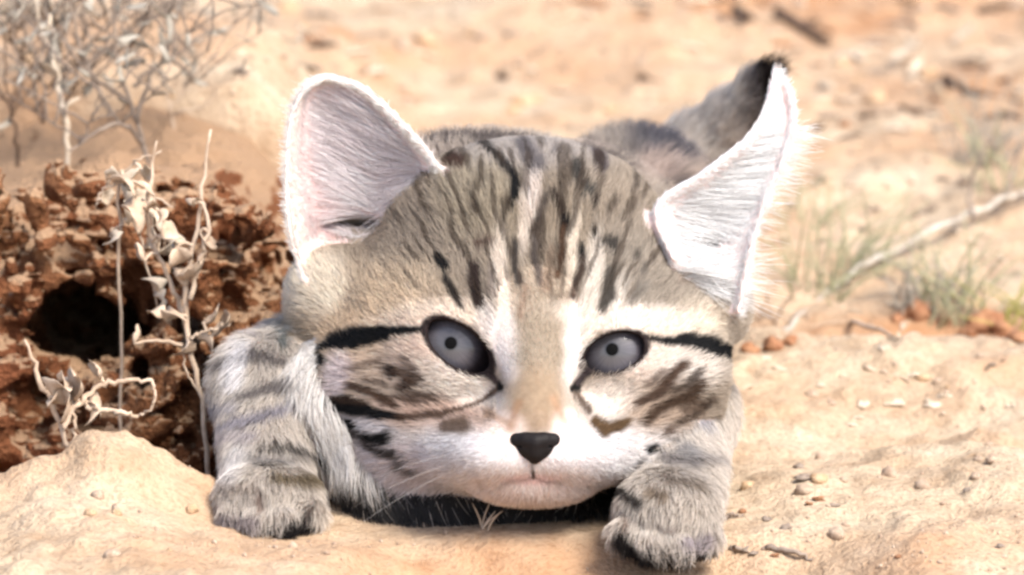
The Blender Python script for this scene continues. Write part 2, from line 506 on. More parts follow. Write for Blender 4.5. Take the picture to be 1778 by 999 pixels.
# ------------------------------------------------------------------ kitten body (one continuous surface)
HV = 0.075
lo3 = np.array([-7.0, -6.6, -4.6]); hi3 = np.array([6.6, 5.2, 19.5])
gu = np.arange(lo3[0], hi3[0], HV); gvv = np.arange(lo3[1], hi3[1], HV); gw = np.arange(lo3[2], hi3[2], HV)
FLD = np.full((len(gu), len(gvv), len(gw)), 6.0, np.float32)
def box_slices(lo, hi):
    a = np.maximum(((np.asarray(lo) - lo3) / HV).astype(int), 0)
    b = np.minimum(((np.asarray(hi) - lo3) / HV).astype(int) + 1, FLD.shape)
    return tuple(slice(int(i), int(max(j, i + 1))) for i, j in zip(a, b))
def grid_of(sl):
    return gu[sl[0]][:, None, None], gvv[sl[1]][None, :, None], gw[sl[2]][None, None, :]

def sd_ell(U_, V_, W_, c, r):
    a, b, d = (U_ - c[0]) / r[0], (V_ - c[1]) / r[1], (W_ - c[2]) / r[2]
    k0 = np.sqrt(a * a + b * b + d * d) + 1e-9
    k1 = np.sqrt((a / r[0]) ** 2 + (b / r[1]) ** 2 + (d / r[2]) ** 2) + 1e-9
    return np.where(k0 < 1e-3, -min(r), k0 * (k0 - 1) / k1)
def sd_cap(U_, V_, W_, a, b, ra, rb):
    ab = b - a; L = (ab ** 2).sum() + 1e-9
    t = np.clip(((U_ - a[0]) * ab[0] + (V_ - a[1]) * ab[1] + (W_ - a[2]) * ab[2]) / L, 0, 1)
    d = np.sqrt((U_ - a[0] - t * ab[0]) ** 2 + (V_ - a[1] - t * ab[1]) ** 2 + (W_ - a[2] - t * ab[2]) ** 2)
    return d - (ra + (rb - ra) * t)

PR = []          # (group, kind, params)
def put(group, kind, k, *p):
    global FLD
    PR.append((group, kind, p))
    if kind == 'ell': lo, hi = p[0] - p[1], p[0] + p[1]
    else: lo, hi = np.minimum(p[0] - p[2], p[1] - p[3]), np.maximum(p[0] + p[2], p[1] + p[3])
    sl = box_slices(lo - 1.3, hi + 1.3); g = grid_of(sl)
    d = (sd_ell if kind == 'ell' else sd_cap)(*g, *p)
    FLD[sl] = smin(FLD[sl], d.astype(np.float32), k)
def E(group, px, py, w, r, k=0.6): put(group, 'ell', k, H(px, py, w), np.array(r, float))
def Cp(group, a, b, ra, rb, k=0.5): put(group, 'cap', k, H(*a), H(*b), ra, rb)
def from_world(x, y, z): return to_uvw(np.array([x, y, z]))

# torso, neck, haunches
put('body', 'ell', 0.8, from_world(0.4, 7.0, 3.3), np.array([2.7, 2.6, 3.4]))
put('body', 'ell', 1.2, from_world(1.2, 10.0, 3.2), np.array([2.5, 2.4, 3.6]))
put('body', 'ell', 1.0, from_world(2.6, 13.4, 3.05), np.array([2.0, 2.3, 2.5]))
put('body', 'ell', 0.8, from_world(1.2, 12.6, 2.0), np.array([1.5, 1.8, 2.2]))
put('body', 'ell', 0.8, from_world(3.6, 12.2, 2.0), np.array([1.1, 1.7, 2.1]))
put('leg', 'cap', 0.5, from_world(0.6, 10.6, 0.7), from_world(0.3, 8.8, 0.45), 0.6, 0.45)
put('leg', 'cap', 0.5, from_world(3.9, 10.4, 0.7), from_world(3.7, 8.6, 0.45), 0.6, 0.45)
put('body', 'ell', 0.8, H(835, 345, 6.6), np.array([2.3, 1.25, 1.9]))
# chest, throat
E('chest', 880, 690, 4.6, (3.1, 2.0, 2.0), 0.8)
E('chest', 590, 725, 2.9, (1.15, 1.45, 1.15), 0.7)
E('chest', 680, 805, 2.3, (1.0, 0.68, 0.95), 0.7)
E('chest', 1110, 745, 3.5, (1.0, 1.1, 1.2), 0.7)
E('chest', 830, 880, 2.5, (2.75, 0.62, 1.5), 0.4)  # low throat mass, coloured black to paint the shadowed gap below the chin
# skull and face
E('head', 905, 530, 3.6, (3.55, 2.25, 3.3), 0.8)
E('head', 915, 385, 3.5, (2.45, 1.58, 2.5), 1.1)
E('head', 905, 600, 2.5, (3.3, 1.9, 2.5), 0.8)
E('head', 575, 520, 3.8, (0.85, 1.0, 1.2), 0.8)
E('head', 1232, 530, 3.8, (0.75, 0.9, 1.2), 0.8)
E('head', 676, 655, 2.6, (1.3, 1.15, 1.5), 0.7)
E('head', 1160, 650, 2.6, (1.15, 1.1, 1.5), 0.7)
E('head', 750, 755, 1.7, (1.25, 0.95, 1.4), 0.9)
E('head', 1080, 748, 1.7, (1.05, 0.88, 1.4), 0.9)
Cp('bridge', (930, 540, 0.75), (930, 722, -0.95), 0.75, 0.55, 0.7)
E('muzzle', 925, 785, 0.1, (2.0, 0.88, 1.45), 0.8)
E('muzzle', 866, 790, -0.82, (0.86, 0.50, 0.72), 0.3)
E('muzzle', 990, 790, -0.82, (0.84, 0.50, 0.72), 0.3)
E('muzzle', 925, 842, -0.25, (1.05, 0.38, 0.8), 0.3)
# left foreleg (image left): upper arm, forearm, paw, toes
Cp('arm', (520, 650, 5.2), (466, 668, 3.6), 1.1, 0.9, 0.7)
Cp('arm', (462, 672, 3.4), (462, 800, 1.6), 0.86, 0.76, 0.6)
E('paw', 466, 862, 0.7, (0.95, 0.70, 1.05), 0.5)
for x, y, w in ((412, 893, 0.05), (449, 902, -0.25), (492, 902, -0.25), (533, 890, 0.1)):
    E('paw', x, y, w, (0.30, 0.30, 0.42), 0.22)
# right foreleg (image right)
Cp('arm', (1150, 680, 5.6), (1188, 715, 4.2), 1.0, 0.8, 0.6)
Cp('arm', (1188, 720, 4.1), (1176, 850, 0.5), 0.8, 0.74, 0.6)
E('paw', 1160, 888, -0.7, (0.92, 0.80, 1.1), 0.5)
for x, y, w in ((1094, 922, -1.3), (1130, 943, -1.6), (1176, 946, -1.6), (1218, 928, -1.2)):
    E('paw', x, y, w, (0.31, 0.31, 0.42), 0.22)
# tail: curls up behind the right ear
TAIL = [H(1120, 330, 15.5), H(1205, 262, 15.8), H(1262, 212, 15.4), H(1308, 165, 14.8), H(1333, 128, 14.2)]
tr = [0.75, 0.62, 0.50, 0.36, 0.20]
for i in range(4): put('tail', 'cap', 0.25, TAIL[i], TAIL[i + 1], tr[i], tr[i + 1])

# ears: cupped parametric sheets, fused to the skull
def ear_sheet(outer, inner, bulge, skew=0.0, n=70):
    o = resample([H(*p) for p in outer], n); q = resample([H(*p) for p in inner], n)
    s = np.linspace(0, 1, n)[:, None]; t = np.linspace(-1, 1, n)[None, :]
    P = o[:, None, :] * (1 - (t[..., None] + 1) / 2) + q[:, None, :] * ((t[..., None] + 1) / 2)
    ts = t - skew
    bl = bulge * (1 - s) ** 0.55 * np.sqrt(np.clip(1 - t ** 2, 0, 1)) * (1 - 0.25 * ts)
    P = P + bl[..., None] * np.array([0.0, 0.12, 1.0])
    return P, np.broadcast_to(s, (n, n)), np.broadcast_to(t, (n, n))
EARS = [
    ear_sheet([(528, 490, 2.7), (503, 400, 2.5), (497, 300, 2.5), (506, 205, 2.6), (532, 152, 2.7), (566, 135, 2.8)],
              [(750, 446, 2.4), (798, 372, 2.0), (757, 282, 2.15), (690, 208, 2.4), (632, 157, 2.6), (578, 136, 2.8)], 1.5, 0.2),
    ear_sheet([(1282, 545, 2.4), (1302, 440, 2.4), (1330, 345, 2.5), (1368, 255, 2.6), (1376, 185, 2.8), (1353, 122, 3.0)],
              [(1170, 450, 1.7), (1140, 362, 2.05), (1222, 302, 2.1), (1292, 247, 2.3), (1330, 190, 2.7), (1346, 120, 3.0)], 0.65, 0.2)]
EKD = []
for P, es, et in EARS:
    pts = P.reshape(-1, 3); ss = es.ravel(); tt = et.ravel()
    rad = 0.068 + 0.10 * (1 - ss) ** 2 * (1 - np.abs(tt) ** 4)
    loc = np.full(FLD.shape, 6.0, np.float32) if False else None
    sl = box_slices(pts.min(0) - 0.6, pts.max(0) + 0.6)
    sub = np.full(tuple(s_.stop - s_.start for s_ in sl), 0.5, np.float32)
    org = np.array([gu[sl[0].start], gvv[sl[1].start], gw[sl[2].start]])
    base = np.floor((pts - org) / HV).astype(int)
    R = 5
    for a in range(-R, R + 1):
        for b in range(-R, R + 1):
            for c in range(-R, R + 1):
                if a * a + b * b + c * c > R * R + 2: continue
                ii = base + (a, b, c)
                d = np.linalg.norm(org + ii * HV - pts, axis=1) - rad
                np.minimum.at(sub, (ii[:, 0], ii[:, 1], ii[:, 2]), d.astype(np.float32))
    FLD[sl] = smin(FLD[sl], sub, 0.28)
    kd = KDTree(len(pts))
    for i, p in enumerate(pts): kd.insert(Vector(p), i)
    kd.balance(); EKD.append((kd, ss, tt, pts))

E('head', 625, 395, 4.6, (0.95, 0.8, 0.9), 0.5)
E('head', 1225, 420, 4.0, (0.6, 0.7, 0.8), 0.5)
# ear canals
for c_, r_ in ((H(608, 388, 3.0), (0.70, 0.20, 1.3)), (H(1215, 420, 3.0), (0.4, 0.18, 0.9))):
    sl = box_slices(c_ - 1.6, c_ + 1.6); g = grid_of(sl)
    FLD[sl] = -smin(-FLD[sl], sd_ell(*g, c_, np.array(r_)).astype(np.float32), 0.12)

# eyes: lid bulge, then an almond opening
EYES = [dict(c=(796, 602), a=63, b=33, ang=math.radians(37), pupil=(783, 596)),
        dict(c=(1067, 613), a=54, b=32, ang=math.radians(-20), pupil=(1063, 607))]
RB = 1.0
for e in EYES:
    px, py = e['c']
    col = H(px, py, 0.0)
    iu, iv = int(round((col[0] - lo3[0]) / HV)), int(round((col[1] - lo3[1]) / HV))
    line = FLD[iu, iv, :]; k0 = int(np.argmax(line < 0)); ws = gw[k0]
    e['ws'] = ws
    e['cen'] = H(px, py, ws + RB + 0.04)
    sl = box_slices(e['cen'] - 2, e['cen'] + 2); g = grid_of(sl)
    d = sd_ell(*g, e['cen'], np.array([RB + 0.2] * 3))
    FLD[sl] = smin(FLD[sl], d.astype(np.float32), 0.45)
def almond(e, U_, V_, Wd):
    """signed distance-like value (cm) of the lid opening in face coordinates"""
    c = e['cen']; k = (D + Wd) / D
    cu, cv = (e['c'][0] - 889) / KPX * k, (499.5 - e['c'][1]) / KPX * k
    du, dv = (U_ - cu) * KPX, -(V_ - cv) * KPX
    ca, sa = math.cos(e['ang']), math.sin(e['ang'])
    x = du * ca + dv * sa; y = -du * sa + dv * ca
    return (np.sqrt((x / e['a']) ** 2 + (y / e['b']) ** 2) - 1) * e['b'] / KPX
for e in EYES:
    sl = box_slices(e['cen'] - 1.6, e['cen'] + 1.6); g = grid_of(sl)
    al = almond(e, g[0], g[1], g[2])
    cut = np.maximum(al, g[2] - (e['cen'][2] - 0.1))
    FLD[sl] = np.maximum(FLD[sl], -cut).astype(np.float32)

kv, kq = surface_nets(FLD, lo3, HV)
# light smoothing of the voxel surface
for _ in range(3):
    acc = np.zeros_like(kv); cnt = np.zeros(len(kv))
    for i in range(4):
        for j in (1, 3):
            np.add.at(acc, kq[:, i], kv[kq[:, (i + j) % 4]]); np.add.at(cnt, kq[:, i], 1)
    kv = kv * 0.5 + 0.5 * acc / np.maximum(cnt, 1)[:, None]
fn = np.cross(kv[kq[:, 2]] - kv[kq[:, 0]], kv[kq[:, 3]] - kv[kq[:, 1]])
vn = np.zeros_like(kv)
for i in range(4): np.add.at(vn, kq[:, i], fn)
vn /= np.linalg.norm(vn, axis=1)[:, None] + 1e-9
if (vn * (kv - kv.mean(0))).sum() < 0: vn = -vn; kq = kq[:, ::-1]

# zone lookup -------------------------------------------------------------
GROUPS = ['body', 'leg', 'chest', 'head', 'bridge', 'muzzle', 'arm', 'paw', 'tail', 'ear']
def zones(P):
    best = np.full(len(P), 9.0); z = np.zeros(len(P), int)
    for gname, kind, p in PR:
        d = (sd_ell if kind == 'ell' else sd_cap)(P[:, 0], P[:, 1], P[:, 2], *p)
        m = d < best; best[m] = d[m]; z[m] = GROUPS.index(gname)
    es = np.zeros(len(P)); et = np.zeros(len(P)); ei = -np.ones(len(P), int)
    for k, (kd, ss, tt, pts) in enumerate(EKD):
        lo, hi = pts.min(0) - 0.4, pts.max(0) + 0.4
        cand = np.where(((P > lo) & (P < hi)).all(1))[0]
        for i in cand:
            _, j, dist = kd.find(Vector(P[i]))
            if dist < 0.34 and dist - 0.15 < best[i]:
                z[i] = 9; es[i] = ss[j]; et[i] = tt[j]; ei[i] = k
    return z, es, et, ei

# coat --------------------------------------------------------------------
def face_px(P):
    """frontal coordinates of the coat pattern, in the kitten's own facing plane"""
    k = KPX * D / (D + P[:, 2])
    return 889 + P[:, 0] * k, 499.5 - P[:, 1] * k
def stroke(fx, fy, pts, soft=7):
    m = np.zeros(len(fx))
    pts = [p if len(p) == 3 else (*p, 6) for p in pts]
    if len(pts) == 1: pts = pts * 2
    for (x0, y0, r0), (x1, y1, r1) in zip(pts[:-1], pts[1:]):
        dx, dy = x1 - x0, y1 - y0; L = dx * dx + dy * dy + 1e-6
        t = np.clip(((fx - x0) * dx + (fy - y0) * dy) / L, 0, 1)
        d = np.hypot(fx - x0 - t * dx, fy - y0 - t * dy) - (0.95 * (r0 + (r1 - r0) * t) + 0.4)
        m = np.maximum(m, 1 - smooth01(-soft * 0.5, soft, d))
    return m
def blob(fx, fy, x, y, rx, ry, ang=0, soft=0.5):
    ca, sa = math.cos(math.radians(ang)), math.sin(math.radians(ang))
    a = ((fx - x) * ca + (fy - y) * sa) / rx; b = (-(fx - x) * sa + (fy - y) * ca) / ry
    return 1 - smooth01(1 - soft, 1 + soft, np.sqrt(a * a + b * b))

WHITE = (236, 229, 224); BLK = (22, 16, 14); DBR = (62, 44, 36); BR = (128, 98, 78); GR = (120, 112, 108); BLG = (98, 92, 92)
FACE_SOFT = [  # x, y, rx, ry, angle, colour, strength
    (640, 535, 130, 70, -15, (214, 195, 170), .9), (610, 590, 60, 50, 0, (208, 184, 156), .7), (1240, 430, 70, 80, 30, (246, 240, 236), .95), (545, 492, 60, 55, 0, (236, 226, 210), .9),
    (1140, 470, 150, 90, 0, (158, 148, 136), .85), (1220, 560, 70, 40, 0, (216, 204, 188), .7), (940, 420, 90, 120, 0, (160, 146, 128), .8),
    (830, 330, 70, 90, 0, (172, 160, 140), .8), (930, 260, 150, 40, 0, (182, 173, 166), .8),
    (760, 548, 110, 26, -8, (240, 226, 210), .9), (720, 560, 60, 18, 0, (232, 214, 196), .7), (1080, 550, 120, 24, 4, (240, 230, 220), .9), (1180, 565, 60, 18, 0, (236, 224, 208), .8),
    (720, 620, 50, 50, 0, (236, 218, 204), .8), (800, 670, 80, 34, 28, (234, 225, 215), .95), (735, 720, 130, 30, 5, (214, 186, 170), .7), (640, 650, 70, 50, 0, (214, 196, 180), .7),
    (590, 655, 22, 44, 20, (228, 216, 216), .9),
    (1055, 695, 56, 36, -15, (226, 217, 208), .9), (1145, 625, 60, 34, -20, (232, 220, 210), .9), (1200, 640, 50, 30, 0, (232, 224, 216), .8), (1150, 720, 60, 60, 0, (190, 166, 146), .55),
    (880, 600, 26, 66, -14, WHITE, 1), (855, 560, 30, 30, 0, WHITE, .8), (995, 610, 20, 70, 8, WHITE, 1),
    (870, 480, 14, 80, -2, (234, 222, 208), .9), (1026, 505, 16, 95, 5, (234, 225, 214), .9), (993, 425, 9, 62, 4, (230, 218, 202), .9), (914, 370, 12, 75, 3, (226, 214, 202), .85),
    (925, 320, 14, 60, 0, (228, 216, 208), .7), (1070, 520, 14, 40, 20, (226, 218, 208), .7),
    (938, 610, 46, 95, 0, (144, 132, 115), .9), (930, 700, 48, 62, 0, (146, 128, 106), .95), (930, 738, 40, 22, 0, (156, 138, 118), .9),
    (830, 800, 130, 52, 8, (234, 230, 230), 1), (1025, 795, 110, 52, -8, (234, 230, 230), 1), (880, 750, 30, 30, 0, (238, 222, 212), .8), (990, 745, 28, 30, 0, (236, 220, 214), .8),
    (920, 850, 150, 34, 0, (234, 222, 216), .95), (922, 832, 44, 10, 0, (214, 182, 176), .7), (690, 810, 90, 50, 35, (226, 216, 216), .9), (640, 740, 60, 14, 18, (210, 206, 208), .8),
    (1130, 800, 70, 40, -30, (222, 216, 212), .8),
]
FACE_STROKES = [  # pts, colour, soft, strength
    ([(556, 610, 6), (600, 592, 17), (650, 583, 16), (690, 576, 8), (735, 570, 4)], BLK, 6, 1),
    ([(546, 636, 8), (565, 628, 9)], BLK, 8, .9), ([(545, 665, 9), (552, 672, 7)], (70, 60, 60), 8, .8), ([(552, 690, 5), (590, 730, 5), (640, 765, 5), (700, 800, 4)], DBR, 10, .7),
    ([(565, 705, 9), (600, 699, 17), (650, 717, 10), (700, 728, 6)], BLK, 6, 1), ([(700, 728, 5), (765, 722, 5), (832, 700, 4), (862, 678, 5)], BR, 8, .85),
    ([(588, 727, 4), (618, 737, 7)], BLK, 6, .95), ([(640, 760, 5), (675, 758, 10)], BLK, 7, .95), ([(665, 785, 4), (695, 790, 5)], GR, 7, .8), ([(690, 808, 4), (720, 815, 4)], GR, 7, .7),
    ([(680, 640, 8), (688, 648, 7)], DBR, 8, .95), ([(708, 670, 9), (716, 662, 8)], DBR, 8, .95), ([(690, 640, 7), (730, 655, 6), (712, 672, 8)], BR, 8, .8), ([(725, 688, 7), (750, 692, 7)], BR, 10, .75),
    ([(612, 668, 6), (645, 678, 6), (690, 706, 6)], (112, 80, 58), 8, .85), ([(590, 690, 5), (640, 700, 5)], BR, 8, .5),
    ([(775, 742, 10), (806, 738, 12)], (150, 120, 96), 12, .8), ([(848, 720, 5), (880, 735, 4)], (176, 140, 108), 12, .6), ([(900, 700, 4), (885, 745, 5)], (170, 132, 100), 12, .6), ([(962, 690, 4), (982, 735, 4)], (176, 140, 110), 12, .6),
    ([(864, 664, 3), (870, 676, 6)], BLK, 5, 1), ([(1003, 664, 4), (998, 678, 7)], BLK, 5, 1), ([(1002, 690, 4), (1020, 715, 5)], BR, 10, .8),
    ([(1118, 586, 3), (1150, 591, 5), (1200, 592, 11), (1235, 604, 13), (1262, 614, 11)], BLK, 6, 1),
    ([(1184, 634, 8), (1158, 660, 9), (1130, 688, 8), (1105, 702, 6)], BR, 10, .9), ([(1212, 662, 8), (1190, 688, 11), (1155, 702, 9), (1128, 722, 7), (1118, 735, 5)], (116, 88, 66), 10, .95),
    ([(1208, 700, 10), (1180, 715, 9)], (150, 124, 104), 12, .8), ([(1160, 748, 7), (1150, 756, 6)], BR, 10, .8),
    ([(1032, 732, 6), (1050, 748, 11), (1088, 736, 6)], (140, 108, 72), 10, .9), ([(1126, 780, 6), (1138, 780, 8)], BLK, 7, 1), ([(1104, 806, 7), (1118, 802, 7)], GR, 10, .7),
    ([(838, 634, 8), (852, 650, 6), (862, 664, 4)], (92, 78, 80), 5, .9), ([(1022, 645, 7), (1012, 655, 5), (1004, 666, 4)], (100, 86, 88), 5, .9),
    ([(610, 640, 3), (640, 632, 4), (668, 630, 4)], BR, 8, .6), ([(660, 690, 4), (700, 690, 5), (735, 705, 4)], (120, 88, 66), 8, .75), ([(640, 660, 4), (680, 668, 4)], BR, 8, .6), ([(700, 622, 4), (722, 640, 5)], BR, 8, .6), ([(615, 752, 3), (650, 775, 4), (690, 782, 3)], (70, 60, 56), 7, .8),
    ([(1215, 640, 4), (1185, 668, 5), (1160, 680, 4)], (96, 72, 54), 7, .8), ([(1228, 690, 5), (1200, 725, 6), (1170, 738, 5)], (110, 86, 68), 8, .8), ([(1150, 645, 3), (1120, 668, 4)], BR, 9, .6), ([(1180, 760, 5), (1150, 785, 5)], (90, 78, 70), 8, .7),
    # forehead
    ([(798, 245, 8), (840, 250, 7)], (128, 124, 134), 9, .9), ([(840, 250, 6), (862, 280, 6), (890, 308, 8)], (92, 84, 78), 7, .9), ([(893, 315, 6), (898, 336, 7), (886, 360, 6)], BLK, 6, 1),
    ([(790, 282, 12), (800, 290, 10)], (112, 78, 64), 12, .85), ([(715, 220, 3), (770, 258, 4), (785, 275, 5)], (96, 82, 70), 7, .9),
    ([(838, 288, 3), (838, 318, 4), (824, 346, 3)], (140, 124, 106), 7, .85), ([(834, 366, 6)], (122, 108, 90), 8, .9),
    ([(764, 450, 8), (770, 464, 9)], BLK, 6, 1), ([(772, 482, 5), (792, 512, 6), (804, 534, 2)], (64, 54, 46), 7, .9),
    ([(826, 468, 8), (828, 500, 11), (835, 526, 10)], (84, 64, 56), 8, .95), ([(826, 505, 4), (834, 515, 6)], DBR, 6, .9), ([(832, 428, 6), (853, 422, 6)], (122, 88, 76), 9, .85),
    ([(894, 420, 4), (897, 465, 4), (903, 490, 7)], (110, 100, 92), 7, .9), ([(858, 470, 4), (855, 510, 5)], (170, 156, 148), 8, .6),
    ([(958, 342, 4), (974, 366, 5), (980, 392, 6)], DBR, 6, .95), ([(980, 388, 6), (981, 398, 6)], BLK, 5, 1), ([(979, 400, 5), (974, 440, 5), (968, 480, 4)], (118, 84, 58), 7, .9),
    ([(952, 345, 4), (938, 368, 5), (930, 405, 6), (928, 445, 5), (940, 490, 5)], (134, 120, 112), 9, .85), ([(955, 440, 6), (950, 500, 8)], (160, 138, 118), 10, .7), ([(915, 500, 4), (905, 550, 4)], (170, 146, 126), 9, .7),
    ([(1009, 430, 4), (1009, 450, 5)], BLK, 5, 1), ([(1007, 455, 5), (1000, 490, 5), (994, 516, 5)], (104, 82, 70), 7, .9),
    ([(1030, 402, 5), (1031, 408, 5)], (70, 62, 54), 6, .95), ([(1031, 350, 5), (1031, 360, 5)], DBR, 6, .95),
    ([(998, 300, 12), (1006, 325, 11), (1018, 338, 8)], (108, 104, 98), 10, .9), ([(1038, 256, 13), (1040, 292, 9)], (124, 114, 120), 12, .9), ([(962, 272, 7)], (162, 154, 150), 10, .8),
    ([(912, 262, 13), (930, 290, 14)], (158, 150, 152), 14, .8), ([(1050, 422, 9), (1062, 430, 10)], (110, 102, 94), 10, .9), ([(1060, 470, 8), (1058, 515, 11), (1046, 538, 6)], (122, 114, 104), 10, .9),
    ([(1102, 448, 7)], (126, 116, 106), 10, .8), ([(1118, 465, 5), (1112, 480, 4)], (150, 140, 130), 8, .7), ([(1112, 500, 7), (1100, 526, 6)], (160, 152, 142), 10, .7), ([(1180, 460, 10), (1184, 485, 12)], (164, 148, 136), 14, .8),
    ([(1108, 300, 4), (1096, 332, 5)], (128, 114, 102), 8, .8), ([(1130, 310, 6)], (150, 136, 122), 8, .7), ([(1140, 395, 10), (1120, 370, 10)], (176, 162, 150), 14, .7), ([(925, 806, 2.5), (923, 828, 2.5)], (30, 18, 16), 4, 1), ([(923, 828, 1.5), (900, 836, 1.5), (872, 838, 1)], (130, 100, 92), 6, .35), ([(923, 828, 1.5), (948, 836, 1.5), (976, 838, 1)], (130, 100, 92), 6, .35),
]
BODY_STROKES = [
    ([(400, 800, 5), (460, 806, 6), (520, 800, 5)], (130, 124, 120), 8, .8), ([(1150, 800, 6), (1200, 812, 6), (1245, 800, 5)], (140, 134, 132), 9, .8), ([(1160, 840, 6), (1215, 850, 6)], (150, 138, 126), 9, .8), ([(400, 850, 7), (440, 858, 7)], (168, 156, 146), 10, .8),
    ([(1165, 690, 6), (1215, 700, 6)], (132, 130, 136), 9, .8), ([(1170, 745, 6), (1230, 750, 6)], (140, 138, 144), 9, .8), ([(395, 905, 8), (440, 915, 8)], (150, 140, 142), 10, .8), ([(1190, 950, 8), (1225, 940, 8)], (160, 150, 156), 10, .8),
    ([(388, 640, 7), (440, 622, 9), (492, 632, 5)], BLG, 9, .9), ([(425, 692, 6), (480, 675, 9), (512, 674, 6)], BLG, 9, .9), ([(380, 705, 6), (410, 712, 6)], (160, 156, 162), 10, .8),
    ([(400, 742, 6), (455, 730, 7), (505, 712, 6)], (140, 136, 146), 9, .9), ([(380, 760, 7), (440, 765, 6)], (168, 160, 164), 10, .8), ([(488, 575, 6), (492, 605, 6)], (120, 126, 126), 8, .9), ([(430, 575, 8), (460, 560, 8)], (160, 156, 168), 10, .8),
    ([(450, 785, 3), (495, 780, 4), (540, 795, 4), (572, 812, 7)], (40, 36, 36), 6, .9), ([(478, 835, 6), (520, 838, 9), (565, 842, 7)], (112, 98, 74), 10, .9), ([(450, 868, 4), (452, 890, 5)], (110, 88, 78), 8, .8), ([(535, 880, 4), (528, 900, 4)], (60, 46, 42), 6, .9),
    ([(500, 930, 12), (525, 915, 9)], BLK, 8, 1), ([(400, 935, 5), (470, 936, 5)], (50, 44, 46), 7, .9), ([(420, 790, 12), (400, 830, 14)], (226, 222, 220), 16, .7), ([(420, 610, 12), (410, 670, 12)], (232, 230, 232), 12, .7),
    ([(1242, 655, 9), (1250, 680, 8)], BLG, 12, .8), ([(1232, 705, 9), (1225, 740, 7)], (172, 170, 178), 12, .8), ([(1188, 788, 10), (1200, 795, 10)], (146, 143, 142), 12, .8), ([(1250, 780, 8), (1225, 770, 8)], (204, 194, 184), 12, .7),
    ([(1064, 846, 6), (1090, 860, 7), (1112, 878, 7)], BLK, 6, .95), ([(1130, 862, 8), (1152, 868, 7)], (128, 110, 90), 10, .85), ([(1164, 930, 5)], (120, 104, 96), 8, .8),
    ([(1080, 940, 9), (1105, 962, 9), (1140, 980, 7)], BLK, 7, 1), ([(1150, 915, 3), (1172, 925, 5)], (150, 136, 130), 8, .8), ([(1090, 900, 5), (1086, 920, 4)], (120, 100, 88), 8, .8),
]
def mix_to(C, m, col, strength=1.0):
    m = (m * strength)[:, None]
    return C * (1 - m) + lin(col)[None, :] * m
